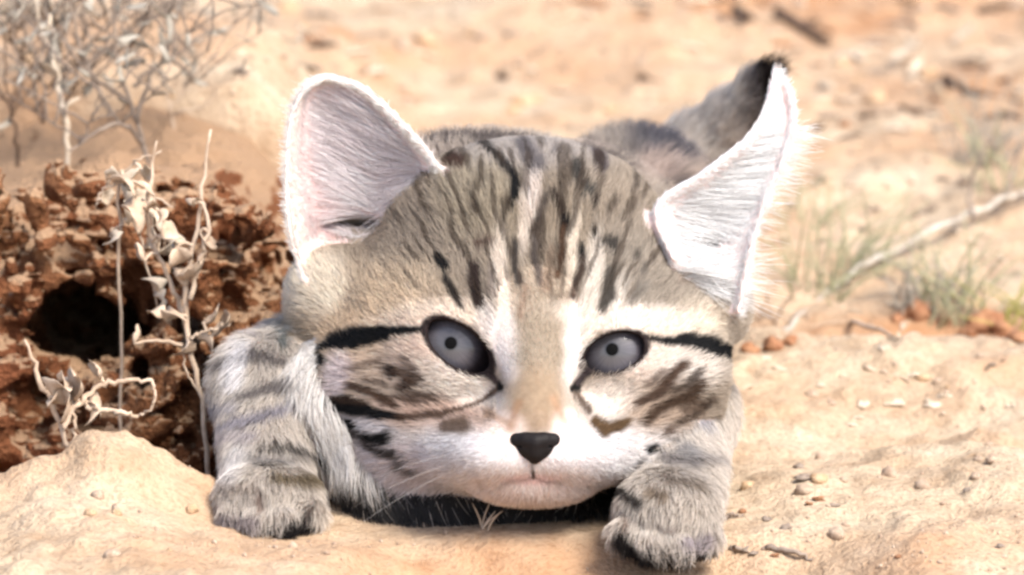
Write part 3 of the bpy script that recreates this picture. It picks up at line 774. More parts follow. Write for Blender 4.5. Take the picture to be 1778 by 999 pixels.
def coat(P, z, es, et, ei, NRM):
    n = len(P)
    fx, fy = face_px(P)
    jx = 4 * vnoise(P[:, 0] * 3, P[:, 1] * 3, P[:, 2] * 3, 61); jy = 4 * vnoise(P[:, 0] * 3, P[:, 1] * 3, P[:, 2] * 3, 62)
    fx, fy = fx + jx, fy + jy
    C = np.tile(lin((199, 190, 180)), (n, 1))
    WP = from_uvw(P)
    # body: pale grey with darker blotches running over the back
    body = np.isin(z, [0, 1]); bb = np.where(body)[0]
    if len(bb):
        q = WP[bb]
        pat = np.sin(q[:, 1] * 3.4 + q[:, 0] * 1.5 + 0.8 * vnoise(q[:, 0], q[:, 1], q[:, 2], 65)) * 0.6 + 0.9 * vnoise(q[:, 0] * 0.9, q[:, 1] * 1.1, q[:, 2] * 0.9, 64)
        m = smooth01(0.1, 0.7, pat)
        cb = np.tile(lin((176, 164, 152)), (len(bb), 1))
        cb = mix_to(cb, smooth01(0.0, 0.6, vnoise(q[:, 0] * 0.7, q[:, 1] * 0.7, q[:, 2] * 0.7, 66)), (190, 172, 160), .6)
        cb = mix_to(cb, m, (84, 76, 74), .9)
        cb = mix_to(cb, blob(fx[bb], fy[bb], 1170, 240, 85, 48), (70, 70, 80), .9)
        cb = mix_to(cb, blob(fx[bb], fy[bb], 1140, 292, 40, 28), (182, 164, 154), .8)
        C[bb] = cb
    # chest: whitish strip; lower down, dark throat bands double as painted shade under the chin
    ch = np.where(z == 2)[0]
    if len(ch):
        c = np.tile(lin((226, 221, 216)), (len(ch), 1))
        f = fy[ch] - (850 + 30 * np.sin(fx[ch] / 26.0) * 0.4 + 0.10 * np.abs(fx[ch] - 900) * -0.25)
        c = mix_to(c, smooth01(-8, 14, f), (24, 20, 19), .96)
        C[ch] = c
    for i, (pts, col, soft, st) in enumerate(BODY_STROKES):
        m = stroke(fx, fy, pts, soft); m[~np.isin(z, [6, 7, 2])] = 0
        C = mix_to(C, m, col, st)
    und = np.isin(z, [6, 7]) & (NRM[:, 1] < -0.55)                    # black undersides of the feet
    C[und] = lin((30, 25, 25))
    # face
    hd = np.where(np.isin(z, [3, 4, 5]))[0]
    if len(hd):
        c = np.tile(lin((164, 151, 136)), (len(hd), 1)); x, y = fx[hd], fy[hd]
        for bx_, by_, rx, ry, ang, col, st in FACE_SOFT: c = mix_to(c, blob(x, y, bx_, by_, rx, ry, ang), col, st)
        back = smooth01(4.0, 6.0, P[hd, 2])
        c = c * np.minimum(1.0, 0.73 / np.maximum(c.max(1), 1e-6))[:, None]
        for pts, col, soft, st in FACE_STROKES:
            cs_ = lin(col) * (0.42 if max(col) < 160 else 0.75)
            m_ = (stroke(x, y, pts, soft * 0.65) * (1 - back) * min(1.0, st * 1.1))[:, None]
            c = c * (1 - m_) + cs_[None, :] * m_
        up = (1 - smooth01(470, 560, y)) * smooth01(640, 740, x) * (1 - smooth01(1130, 1210, x))
        ang_ = (x - 935) / (np.maximum(760 - y, 60)) * 30
        tick = smooth01(0.22, 0.6, np.sin(ang_ * 3.0 + 1.8 * vnoise(x / 60, y / 60, seed=67)) * 0.28 + 1.05 * vnoise(ang_ * 1.5, y / 40.0, seed=68))
        c = mix_to(c, tick * up * (1 - back), (70, 56, 44), .72)
        thr = smooth01(872, 892, y)                                    # throat dark carried under the jaw, painting its shade too
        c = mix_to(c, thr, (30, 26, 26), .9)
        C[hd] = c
    # tail: grey to black tip
    tl = np.where(z == 8)[0]
    if len(tl):
        t = smooth01(1225, 1335, fx[tl] - 0.6 * (fy[tl] - 170))
        t = np.clip((fx[tl] - 1215) / 125, 0, 1)
        c = np.tile(lin((214, 205, 196)), (len(tl), 1))
        c = mix_to(c, smooth01(0.55, 0.80, t), (122, 112, 108), .9)
        c = mix_to(c, smooth01(0.80, 0.92, t), (22, 14, 13), 1)
        C[tl] = c
    er = np.where(z == 9)[0]
    if len(er):
        inner = NRM[er, 2] < 0.15
        rim = np.maximum(smooth01(0.80, 0.97, np.abs(et[er])), smooth01(0.90, 0.99, es[er]))
        cin = np.tile(lin((232, 223, 224)), (len(er), 1))
        cin = mix_to(cin, smooth01(-0.9, -0.6, et[er]) * (1 - smooth01(-0.5, -0.1, et[er])) * (1 - es[er]), (222, 190, 186), .8)
        cin = mix_to(cin, rim, (248, 238, 232), 1)
        right = (ei[er] == 1)
        cin[right] = cin[right] * 0.1 + lin((252, 249, 248)) * 0.9  # this ear is whitened: sun glare painted into its fur colour
        cout = np.tile(lin((196, 182, 168)), (len(er), 1)); cout = mix_to(cout, smooth01(0.3, 0.9, es[er]), (120, 104, 92), .7); cout = mix_to(cout, rim, (240, 226, 216), .9)
        C[er] = np.where(inner[:, None], cin, cout)
    return np.clip(C, 0.004, 0.86)

def attr_color_nodes(nt, name):
    return N(nt, 'ShaderNodeAttribute', attribute_name=name).outputs['Color']
m, nt, b = mat_new('kitten_skin')
ac = attr_color_nodes(nt, 'coat')
co = N(nt, 'ShaderNodeTexCoord').outputs['Object']
nn = noise(nt, 700, 3, 0.6, co)
rr = ramp(nt, nn.outputs[0], [(0.3, (0.75, 0.72, 0.7)), (0.7, (1.05, 1.05, 1.05))])
nt.links.new(mixc(nt, 0.8, ac, rr.outputs[0], 'MULTIPLY'), b.inputs['Base Color'])
b.inputs['Roughness'].default_value = 0.8; b.inputs['Specular IOR Level'].default_value = 0.15
b.inputs['Subsurface Weight'].default_value = 0.25
b.inputs['Subsurface Radius'].default_value = (1.0, 0.4, 0.25); b.inputs['Subsurface Scale'].default_value = 0.0012
M['skin'] = m
m = bpy.data.materials.new('kitten_fur'); m.use_nodes = True; nt = m.node_tree; nt.nodes.clear()
out = N(nt, 'ShaderNodeOutputMaterial'); ac = attr_color_nodes(nt, 'coat')
df = N(nt, 'ShaderNodeBsdfDiffuse'); tl = N(nt, 'ShaderNodeBsdfTranslucent'); gl = N(nt, 'ShaderNodeBsdfHair', component='Reflection')
gl.inputs['RoughnessU'].default_value = 0.35; gl.inputs['RoughnessV'].default_value = 0.6; gl.inputs['Color'].default_value = (0.6, 0.6, 0.62, 1)
m1 = N(nt, 'ShaderNodeMixShader'); m1.inputs[0].default_value = 0.38
m2 = N(nt, 'ShaderNodeMixShader'); m2.inputs[0].default_value = 0.02
nt.links.new(ac, df.inputs[0]); nt.links.new(ac, tl.inputs[0])
nt.links.new(df.outputs[0], m1.inputs[1]); nt.links.new(tl.outputs[0], m1.inputs[2])
nt.links.new(m1.outputs[0], m2.inputs[1]); nt.links.new(gl.outputs[0], m2.inputs[2]); nt.links.new(m2.outputs[0], out.inputs['Surface'])
M['fur'] = m

kitten = empty('kitten', (0.3, 4.0, 0.0))
tag(kitten, 'grey tabby kitten with big ears crouching low on the sand', 'kitten')
vz, ves, vet, vei = zones(kv)
vcol = coat(kv, vz, ves, vet, vei, vn)
def eye_rim(P):
    r = np.full(len(P), 9.0)
    for e in EYES:
        near = (np.abs(P - e['cen']) < 1.5).all(1)
        r[near] = np.minimum(r[near], almond(e, P[near, 0], P[near, 1], P[near, 2]))
    return r
er_ = eye_rim(kv)
vskin = vcol * 0.75 + lin((150, 120, 112)) * 0.25 * vcol
lid = 1 - smooth01(0.06, 0.11, er_)
vskin = vskin * (1 - lid[:, None]) + lin((30, 22, 22)) * lid[:, None]
ki = np.where(vz == 9)[0]
vskin[ki] = vskin[ki] * 0.4 + lin((232, 204, 198)) * 0.6
kb = fast_mesh('body', from_uvw(kv), kq, M['skin'], (0.3, 4.0, 0.0), kitten)
a_ = kb.data.attributes.new('coat', 'FLOAT_COLOR', 'POINT')
a_.data.foreach_set('color', np.c_[vskin, np.ones(len(kv))].astype(np.float32).ravel())

# fur ---------------------------------------------------------------------
NOSE = H(930, 765, -1.9)
LEN = np.array([0.75, 0.45, 0.85, 0.38, 0.17, 0.27, 0.55, 0.45, 0.60, 0.22])
DEN = np.array([0.55, 0.5, 1.1, 1.6, 2.2, 2.0, 1.2, 1.5, 0.9, 1.5])
def grow(nh):
    tri = np.concatenate([kq[:, [0, 1, 2]], kq[:, [0, 2, 3]]])
    A = kv[tri[:, 0]]; B = kv[tri[:, 1]]; Cc = kv[tri[:, 2]]
    area = 0.5 * np.linalg.norm(np.cross(B - A, Cc - A), axis=1)
    wgt = area * DEN[vz[tri[:, 0]]] * np.where(vn[tri[:, 0], 2] < 0.35, 1.0, 0.45)
    ti = rng.choice(len(tri), nh, p=wgt / wgt.sum())
    r1 = np.sqrt(rng.random(nh)); r2 = rng.random(nh)
    ba = np.stack([1 - r1, r1 * (1 - r2), r1 * r2], 1)
    P = (kv[tri[ti]] * ba[..., None]).sum(1)
    n = (vn[tri[ti]] * ba[..., None]).sum(1); n /= np.linalg.norm(n, axis=1)[:, None] + 1e-9
    z, es, et, ei = zones(P)
    keep = eye_rim(P) > 0.065
    nf = face_px(P)
    keep &= ~((stroke(nf[0], nf[1], [(897, 763, 15), (963, 763, 15)], 1) > .5) & (P[:, 2] < -1)) & ~((stroke(nf[0], nf[1], [(929, 774, 32), (927, 803, 9)], 1) > .5) & (P[:, 2] < -1))
    P, n, z, es, et, ei = P[keep], n[keep], z[keep], es[keep], et[keep], ei[keep]
    fx, fy = face_px(P); m_ = len(P)
    # flow
    fl = np.zeros((m_, 3))
    head = np.isin(z, [3, 4, 5])
    fl[head] = P[head] - NOSE
    fl[head, 1] *= np.where(P[head, 1] > NOSE[1], 1.3, 0.9)
    wdir = lambda x, y, zz: np.array([x * RV[0], y * UV_[1] + zz * UV_[2], y * FV[1] + zz * FV[2]])
    fl[z == 0] = wdir(0.1, 1.0, -0.25); fl[z == 1] = wdir(0, -.3, -1)
    fl[z == 2] = wdir(0, -0.15, -1); fl[z == 2, 0] += (P[z == 2, 0] < 0) * 0.55 - (P[z == 2, 0] > 0) * 0.45
    fl[z == 6] = wdir(0, -0.35, -1); fl[z == 7] = wdir(0, -1, -0.7)
    fl[z == 8] = (TAIL[4] - TAIL[1]) / np.linalg.norm(TAIL[4] - TAIL[1])
    L = LEN[z].copy()
    # longer cheeks and forehead, short round the eyes and on the muzzle top
    crown = head & (P[:, 1] > 1.2); L[crown] = 0.5
    cheek = head & (np.abs(P[:, 0] - 0.3) > 2.2) & (P[:, 1] < 0.2)
    L[cheek] = 0.4
    L *= np.where(head, 0.45 + 0.55 * smooth01(0.1, 0.9, eye_rim(P)), 1)
    L *= np.where(head, 0.35 + 0.65 * smooth01(0.5, 2.2, np.linalg.norm(P - NOSE, axis=1)), 1)
    ear = z == 9
    inner = ear & (n[:, 2] < 0.15)
    for k in (0, 1):
        Pe = EARS[k][0]; tipdir = Pe[-1, 35] - Pe[10, 35]; tipdir /= np.linalg.norm(tipdir)
        cross = Pe[25, 0] - Pe[25, -1]; cross /= np.linalg.norm(cross)
        mk = ear & (ei == k); fl[mk] = tipdir
        mi = mk & inner
        fl[mi] = cross * 0.9 + tipdir * 0.45
        rimo = mi & (et < -0.75); fl[rimo] = tipdir * 0.8 + cross * 0.6
        L[mi] = 0.25
        tuft = mi & (et > -0.25) & (es < 0.75) & (rng.random(m_) < 0.7)
        L[tuft] = 0.9 + 0.7 * rng.random(tuft.sum()) * (1 - es[tuft])
        rimt = mk & ((np.abs(et) > 0.86) | (es > 0.93)); L[rimt] = 0.20
    L *= 0.6 + 0.55 * rng.random(m_)
    # smooth wander of the lie of the coat + clumping
    fln = np.linalg.norm(fl, axis=1)[:, None] + 1e-9; fl = fl / fln
    for s_, amp in ((1.2, 0.28), (4.0, 0.30)):
        fl += amp * np.stack([vnoise(P[:, 0] * s_, P[:, 1] * s_, P[:, 2] * s_, 71 + i) for i in range(3)], 1)
    fl += 0.16 * rng.normal(size=(m_, 3))
    fl -= (fl * n).sum(1)[:, None] * n
    fl /= np.linalg.norm(fl, axis=1)[:, None] + 1e-9
    lift = np.where(head, 0.42, 0.5); lift[ear] = 0.35; lift[z == 8] = 0.5; lift[z == 2] = 0.55; lift[z == 4] = 0.25
    K = 5
    pts = np.zeros((m_, K, 3)); pts[:, 0] = P - n * 0.02
    for j in range(1, K):
        f = j / (K - 1)
        lf = (lift * (1.25 - 0.75 * f))[:, None]
        d = fl * np.sqrt(np.clip(1 - lf ** 2, 0, 1)) + n * lf
        d[:, 1] -= 0.10 * f
        pts[:, j] = pts[:, j - 1] + d / (np.linalg.norm(d, axis=1)[:, None]) * (L / (K - 1))[:, None]
    # the pattern is read where the hair tips show
    Q = P + fl * (L * 0.55)[:, None] * np.where(ear, 0, 1)[:, None]
    c = coat(Q, z, es, et, ei, n)
    pale = (z == 2) & (rng.random(m_) < 0.04); c[pale] = lin((196, 184, 172))
    bright = np.exp(0.16 * rng.normal(size=m_))[:, None]
    c = np.clip(c * bright, 0, 0.88)
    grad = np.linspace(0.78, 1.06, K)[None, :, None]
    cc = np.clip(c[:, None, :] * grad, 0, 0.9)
    rad = np.where(ear, 0.0042, 0.0055)[:, None] * (np.array([1, 1, 0.85, 0.6, 0.2])[None, :]) * (0.75 + 0.5 * rng.random(m_))[:, None]
    return pts, cc, rad
fp, fc, fr_ = grow(330000)
fcu = bpy.data.hair_curves.new('fur')
nC, K = fp.shape[:2]
fcu.add_curves([K] * nC)
wp = (from_uvw(fp.reshape(-1, 3)) - np.array([0.3, 4.0, 0.0])) * S
fcu.attributes['position'].data.foreach_set('vector', wp.astype(np.float32).ravel())
ra = fcu.attributes.get('radius') or fcu.attributes.new('radius', 'FLOAT', 'POINT')
ra.data.foreach_set('value', (fr_ * S).astype(np.float32).ravel())
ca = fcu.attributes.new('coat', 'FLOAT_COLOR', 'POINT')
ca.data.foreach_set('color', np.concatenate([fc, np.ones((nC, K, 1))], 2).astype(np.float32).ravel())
fcu.materials.append(M['fur'])
fur = bpy.data.objects.new('fur', fcu); COL.objects.link(fur); fur.parent = kitten
fur['label'] = 'soft grey striped coat with black eye lines and white muzzle'

# eyes ----------------------------------------------------------------------
m, nt, b = mat_new('iris')
co = N(nt, 'ShaderNodeTexCoord').outputs['Object']
vl = N(nt, 'ShaderNodeVectorMath', operation='LENGTH')
sx = N(nt, 'ShaderNodeSeparateXYZ'); nt.links.new(co, sx.inputs[0])
cb = N(nt, 'ShaderNodeCombineXYZ'); nt.links.new(sx.outputs['X'], cb.inputs[0]); nt.links.new(sx.outputs['Y'], cb.inputs[1])
nt.links.new(cb.outputs[0], vl.inputs[0])
mul = N(nt, 'ShaderNodeMath', operation='MULTIPLY'); mul.inputs[1].default_value = 100.0
nt.links.new(vl.outputs['Value'], mul.inputs[0])
rr = ramp(nt, mul.outputs[0], [(0.09, (0.012, 0.011, 0.012)), (0.17, (0.08, 0.077, 0.08)), (0.36, (0.086, 0.082, 0.092)), (0.52, (0.055, 0.049, 0.056)), (0.64, (0.018, 0.013, 0.014))])
nr = N(nt, 'ShaderNodeVectorMath', operation='NORMALIZE'); nt.links.new(cb.outputs[0], nr.inputs[0])
n2 = noise(nt, 9, 3, 0.6, nr.outputs[0]); r2 = ramp(nt, n2.outputs[0], [(0.3, (0.72, 0.72, 0.74)), (0.7, (1.2, 1.17, 1.2))])
nt.links.new(mixc(nt, 0.7, rr.outputs[0], r2.outputs[0], 'MULTIPLY'), b.inputs['Base Color'])
b.inputs['Roughness'].default_value = 0.3; b.inputs['Specular IOR Level'].default_value = 0.2
b.inputs['Coat Weight'].default_value = 0.5; b.inputs['Coat Roughness'].default_value = 0.03
M['iris'] = m
m, nt, b = mat_new('pupil'); b.inputs['Base Color'].default_value = (0.003, 0.003, 0.003, 1); b.inputs['Roughness'].default_value = 0.6; b.inputs['Specular IOR Level'].default_value = 0.05
M['pupil'] = m
m, nt, b = mat_new('nose_leather')
co = N(nt, 'ShaderNodeTexCoord').outputs['Object']; n3 = noise(nt, 1500, 2, 0.5, co)
bu = N(nt, 'ShaderNodeBump'); bu.inputs['Strength'].default_value = 0.4; bu.inputs['Distance'].default_value = 0.0002
nt.links.new(n3.outputs[0], bu.inputs['Height']); nt.links.new(bu.outputs[0], b.inputs['Normal'])
b.inputs['Base Color'].default_value = (0.010, 0.008, 0.008, 1); b.inputs['Roughness'].default_value = 0.55; b.inputs['Specular IOR Level'].default_value = 0.12
M['nose'] = m

def cap_mesh(R_, ang, n=40, rings=14):
    V = [(0, 0, R_)]; F = []
    for i in range(1, rings + 1):
        a = ang * i / rings
        for j in range(n):
            t = 2 * math.pi * j / n
            V.append((R_ * math.sin(a) * math.cos(t), R_ * math.sin(a) * math.sin(t), R_ * math.cos(a)))
    for j in range(n): F.append((0, 1 + j, 1 + (j + 1) % n))
    for i in range(rings - 1):
        o = 1 + i * n
        for j in range(n): F.append((o + j, o + n + j, o + n + (j + 1) % n, o + (j + 1) % n))
    return V, F
for e in EYES:
    cw = from_uvw(e['cen'])
    V, F = cap_mesh(RB, math.pi * 0.6)
    eye = mesh_from('eye', V, F, M['iris'])
    eye.parent = kitten; eye.location = Vector(cw * S) - kitten.location
    gz = (CAMP + np.array([0, 0, -3.0]) - cw); gz /= np.linalg.norm(gz)
    # the eye looks where its pupil sits in the opening
    pw = from_uvw(H(*e['pupil'], e['cen'][2] - 0.97)); gz = pw - cw; gz /= np.linalg.norm(gz)
    eye.rotation_euler = Vector(gz).to_track_quat('Z', 'Y').to_euler()
    V, F = cap_mesh(RB + 0.008, 0.12, 24, 4)
    pu = mesh_from('pupil', V, F, M['pupil']); pu.parent = eye

# nose ----------------------------------------------------------------------
hN = 0.02
wN = -1.0
k0 = int((H(930, 770, 0)[0] - lo3[0]) / HV); k1 = int((H(930, 770, 0)[1] - lo3[1]) / HV)
wN = gw[int(np.argmax(FLD[k0, k1] < 0))]
c0 = H(930, 775, wN)
au = np.arange(-0.8, 0.8, hN); av = np.arange(-0.6, 0.6, hN); aw = np.arange(-0.6, 0.6, hN)
g = (au[:, None, None] + c0[0], av[None, :, None] + c0[1], aw[None, None, :] + c0[2])
f = np.full((len(au), len(av), len(aw)), 5.0)
for x, y, r, dw in ((898, 764, .14, .06), (960, 764, .14, .06), (913, 764, .15, -.02), (945, 764, .15, -.02), (929, 768, .18, -.04), (929, 784, .16, -.02), (928, 799, .06, .05), (910, 777, .13, .02), (948, 777, .13, .02), (917, 784, .12, .02), (941, 784, .12, .02), (929, 791, .12, .01)):
    f = smin(f, sd_ell(*g, H(x, y + 1, wN + dw - 0.03), np.array([r * 1.12] * 3)), 0.08)
for x in (903, 955):
    f = np.maximum(f, -sd_ell(*g, H(x, 776, wN - 0.13), np.array([.045, .03, .04])))
nv, nq = surface_nets(f.astype(np.float32), np.array([au[0], av[0], aw[0]]) + c0, hN)
nose = fast_mesh('nose', from_uvw(nv), nq, M['nose'], from_uvw(c0), kitten)

# whiskers --------------------------------------------------------------------
m, nt, b = mat_new('whisker'); b.inputs['Base Color'].default_value = (0.75, 0.72, 0.68, 1); b.inputs['Roughness'].default_value = 0.4
M['whisker'] = m
for sgn in (-1, 1):
    for i in range(3):
        x0 = 930 + sgn * (72 + 14 * (i % 3)); y0 = 780 + 11 * i
        a = H(x0, y0, -1.3 + 0.2 * (i % 3))
        ln = 2.6 + 0.5 * random.random()
        dr = np.array([sgn * 0.85, -0.05 - 0.12 * i, 0.35 + 0.1 * random.random()]); dr /= np.linalg.norm(dr)
        path = [from_uvw(a + dr * ln * t + np.array([0, -0.55 * t * t, 0.3 * t * t])) for t in np.linspace(0, 1, 10)]
        V, F = tube(path, [0.0035, 0.003, 0.001], 4)
        mesh_from('whisker', V, F, M['whisker'], kitten, origin=from_uvw(a))

# ------------------------------------------------------------------ plants and litter
def stem_mesh(path, r0, r1, n=6, k=None):
    P = resample(path, k or max(8, len(path) * 4))
    return tube(P, [r0, (r0 + r1) / 2, r1], n)
def wob(path, a):
    P = resample(path, max(8, len(path) * 4)); P = np.array(P)
    P[1:-1] += np.random.default_rng(random.randrange(9999)).normal(size=(len(P) - 2, 3)) * a
    return P
def pxpath(pts, w, dw=0.0):
    n = len(pts)
    return [W(p[0], p[1], w + dw * i / max(n - 1, 1)) for i, p in enumerate(pts)]
def rooted(path):
    """carry the lower end of a stem down into the soil"""
    a = np.array(path[0]); g_ = drop(a[0], a[1])
    return [np.array([a[0], a[1], min(g_ - 0.35, a[2] - 0.1)])] + [np.array(p) for p in path]

def leaf_mesh(L, wd, curl, thick=0.02, n=7, cup=0.5, seed=0):
    """a curled blade: two skins joined along the rim"""
    r = np.random.default_rng(seed)
    top = []; 
    for i in range(n + 1):
        t = i / n; a = curl * t; 
        x = L * (math.sin(a) / curl if abs(curl) > 1e-3 else t); z = L * ((1 - math.cos(a)) / curl if abs(curl) > 1e-3 else 0)
        hw = wd * (math.sin(math.pi * min(1, 0.08 + 0.9 * t)) ** 0.7) * (1 + 0.15 * r.normal())
        for j in (-1, -0.4, 0.4, 1):
            top.append((x, hw * j, z + cup * hw * abs(j) ** 1.5 + 0.04 * L * r.normal() * 0.3))
    V = top + [(x, y, z - thick) for x, y, z in top]; o = len(top); F = []
    for i in range(n):
        for j in range(3):
            a = i * 4 + j
            F.append((a, a + 4, a + 5, a + 1)); F.append((o + a, o + a + 1, o + a + 5, o + a + 4))
        F.append((i * 4, o + i * 4, o + i * 4 + 4, i * 4 + 4)); F.append((i * 4 + 3, i * 4 + 7, o + i * 4 + 7, o + i * 4 + 3))
    F.append((0, 1, o + 1, o)); F.append((1, 2, o + 2, o + 1)); F.append((2, 3, o + 3, o + 2))
    e = n * 4; F.append((e, o + e, o + e + 1, e + 1)); F.append((e + 1, o + e + 1, o + e + 2, e + 2)); F.append((e + 2, o + e + 2, o + e + 3, e + 3))
    return np.array(V), F
def oriented(V, loc, d, up=(0, 0, 1), roll=0.0):
    d = np.asarray(d, float); d /= np.linalg.norm(d) + 1e-9
    s_ = np.cross(up, d); s_ /= np.linalg.norm(s_) + 1e-9
    u_ = np.cross(d, s_)
    c, s2 = math.cos(roll), math.sin(roll)
    s_, u_ = s_ * c + u_ * s2, u_ * c - s_ * s2
    return np.asarray(loc) + V[:, 0:1] * d + V[:, 1:2] * s_ + V[:, 2:3] * u_
def pixdir(ang, depth=0.0):
    a = math.radians(ang)
    return RV * math.cos(a) + UV_ * math.sin(a) + FV * depth
SHARED = {}
def child_mesh(name, key, make, mat, parent, loc, d, roll=0.0, scale=1.0):
    """a part that shares its mesh with its like"""
    if key not in SHARED:
        V, F = make(); me = bpy.data.meshes.new(name)
        me.from_pydata((np.asarray(V) * S).tolist(), [], [list(f) for f in F]); me.materials.append(mat)
        me.polygons.foreach_set('use_smooth', np.ones(len(me.polygons), bool)); SHARED[key] = me
    ob = bpy.data.objects.new(name, SHARED[key]); COL.objects.link(ob)
    q = Vector(d).to_track_quat('X', 'Z').to_matrix() @ Matrix.Rotation(roll, 3, 'X')
    ob.rotation_euler = q.to_euler(); ob.scale = (scale,) * 3
    if parent is not None: ob.parent = parent; ob.location = Vector(np.asarray(loc) * S) - parent.location
    else: ob.location = Vector(np.asarray(loc) * S)
    return ob

# dry shrubs on the hummock -----------------------------------------------------
def shrub(label, stems, w, mat, leafmat, nleaf, shoots, r0=0.055, seed=1, name='dry_shrub'):
    rr = random.Random(seed)
    base = None; root = None; tips = []
    for i, (pts, wi) in enumerate(stems):
        path = pxpath(pts, w + wi, rr.uniform(-2, 2))
        main = i == 0
        if main:
            path = rooted(path); root = empty(name, path[0]); tag(root, label, 'shrub', 'dry shrubs behind the kitten')
        V, F = tube(wob(path, 0.035), [r0 if main else r0 * 0.75, r0 * 0.35], 6)
        mesh_from('stem' if main else 'branch', V, F, mat, root, origin=path[0])
        tips.append(np.array(path))
    for k in range(shoots):
        P = tips[rr.randrange(len(tips))]; t = rr.uniform(0.3, 1) * (len(P) - 1); i = min(int(t), len(P) - 2)
        a = P[i] + (P[i + 1] - P[i]) * (t - i)
        d = pixdir(rr.uniform(20, 160), rr.uniform(-.6, .6)); ln = rr.uniform(0.8, 2.6)
        path = [a, a + d * ln * .5 + np.array([rr.uniform(-.15, .15), 0, rr.uniform(-.1, .2)]), a + d * ln]
        V, F = tube(wob(path, 0.02), [r0 * 0.4, r0 * 0.15], 5)
        mesh_from('twig', V, F, mat, root, origin=a); tips.append(np.array(path))
    for k in range(nleaf):
        P = tips[rr.randrange(len(tips))]; t = rr.uniform(0.35, 1) * (len(P) - 1); i = min(int(t), len(P) - 2)
        a = P[i] + (P[i + 1] - P[i]) * (t - i)
        child_mesh('leaf', ('sl', leafmat.name, k % 5), lambda: leaf_mesh(0.32 + 0.07 * (k % 5), 0.065, 0.7, 0.012, 4, 0.3, k), leafmat, root, a, pixdir(rr.uniform(0, 360), rr.uniform(-.8, .8)), rr.uniform(0, 6), rr.uniform(.6, 1.3))
    return root
shrub('dark leggy dry shrub with thin forked twigs on the hummock', [
    ([(252, 262), (240, 215), (215, 150), (203, 90), (195, 0), (190, -60)], 0), ([(226, 178), (160, 130), (140, 92), (128, 20)], 0.5), ([(240, 215), (262, 130), (290, 90), (302, 50)], -1),
    ([(232, 150), (275, 112), (312, 95), (372, 45)], 1), ([(190, 200), (160, 130), (150, 95)], 1.5), ([(250, 250), (215, 215), (160, 235), (120, 262)], -1), ([(208, 105), (240, 60), (262, 10)], 1), ([(300, 100), (332, 135), (360, 150)], 1)],
    17, M['twig'], M['lilac_leaf'], 110, 110, 0.075, 3)
shrub('low dark twiggy shrub with forked tips beside the bleached stalk', [
    ([(28, 230), (20, 190), (10, 130), (2, 60)], 0), ([(22, 200), (45, 120), (92, 112)], 0), ([(75, 215), (68, 185), (60, 150), (52, 110)], 0), ([(72, 205), (80, 160), (96, 130)], .5), ([(110, 215), (116, 175), (136, 122), (108, 100)], 1), ([(20, 190), (-20, 120), (-40, 40)], 0)],
    18, M['dark_twig'], M['lilac_leaf'], 90, 90, 0.065, 5)
shrub('pale feathery grey shrub fading behind the twigs', [
    ([(130, 150), (110, 90), (60, 30), (40, -30)], 0), ([(120, 110), (180, 60), (230, 20), (260, -30)], 0), ([(130, 140), (100, 60), (95, -10)], 1), ([(120, 100), (40, 60), (-10, 50)], 1), ([(180, 60), (280, 50), (330, 30)], 0), ([(90, 70), (150, 10), (170, -30)], 2)],
    30, M['straw'], M['lilac_leaf'], 280, 110, 0.05, 7)
shrub('thin pale sprig with tiny leaves between shrub and ear', [
    ([(398, 190), (395, 120), (398, 60), (405, -20)], 0), ([(396, 120), (370, 80), (350, 40)], 0), ([(397, 90), (420, 60), (440, 30)], 0), ([(396, 130), (430, 110), (455, 115)], 0)],
    34, M['straw'], M['lilac_leaf'], 80, 26, 0.04, 9)

shrub('tangled grey brown thicket of bare twigs behind the bleached stalk', [
    ([(90, 215), (70, 150), (60, 90), (30, 20)], 0), ([(80, 180), (130, 120), (150, 60), (140, 0)], 1), ([(85, 200), (150, 170), (200, 150), (240, 100)], 2), ([(80, 190), (30, 150), (-10, 140)], 0), ([(130, 120), (180, 90), (200, 40)], 1), ([(60, 90), (100, 60), (110, 10)], 1)],
    23, M['twig'], M['lilac_leaf'], 110, 130, 0.055, 15)
shrub('small pale bush of fine twigs at the edge of the hummock', [
    ([(300, 215), (290, 160), (270, 110), (265, 60)], 0), ([(296, 190), (330, 140), (345, 100)], 0), ([(290, 165), (250, 140), (225, 110)], 0), ([(298, 200), (350, 185), (380, 160)], 0)],
    21, M['straw'], M['lilac_leaf'], 60, 60, 0.05, 16)

M['flake'] = organic('bark_flake', (0.42, 0.33, 0.24), (0.62, 0.53, 0.42), 200, 0.9)
# bleached upright stalk
p = rooted(pxpath([(118, 295), (116, 215), (104, 170), (92, 105), (72, 45), (55, -30)], 15.5))
o = empty('bleached_stalk', p[0]); tag(o, 'white bleached stalk standing upright in front of the shrubs', 'stalk')
V, F = tube(wob(p, 0.03), [0.05, 0.06, 0.075, 0.05, 0.04, 0.03], 7); mesh_from('stem', V, F, M['flake'], o, origin=p[0])
for x, y, a in ((112, 208, 100), (108, 190, 60), (98, 130, 130), (80, 60, 50)):
    child_mesh('bract', ('br', a), lambda: leaf_mesh(0.5, 0.10, 1.0, 0.02, 5, .5, a), M['flake'], o, W(x, y, 15.3), pixdir(a, -.3), a)

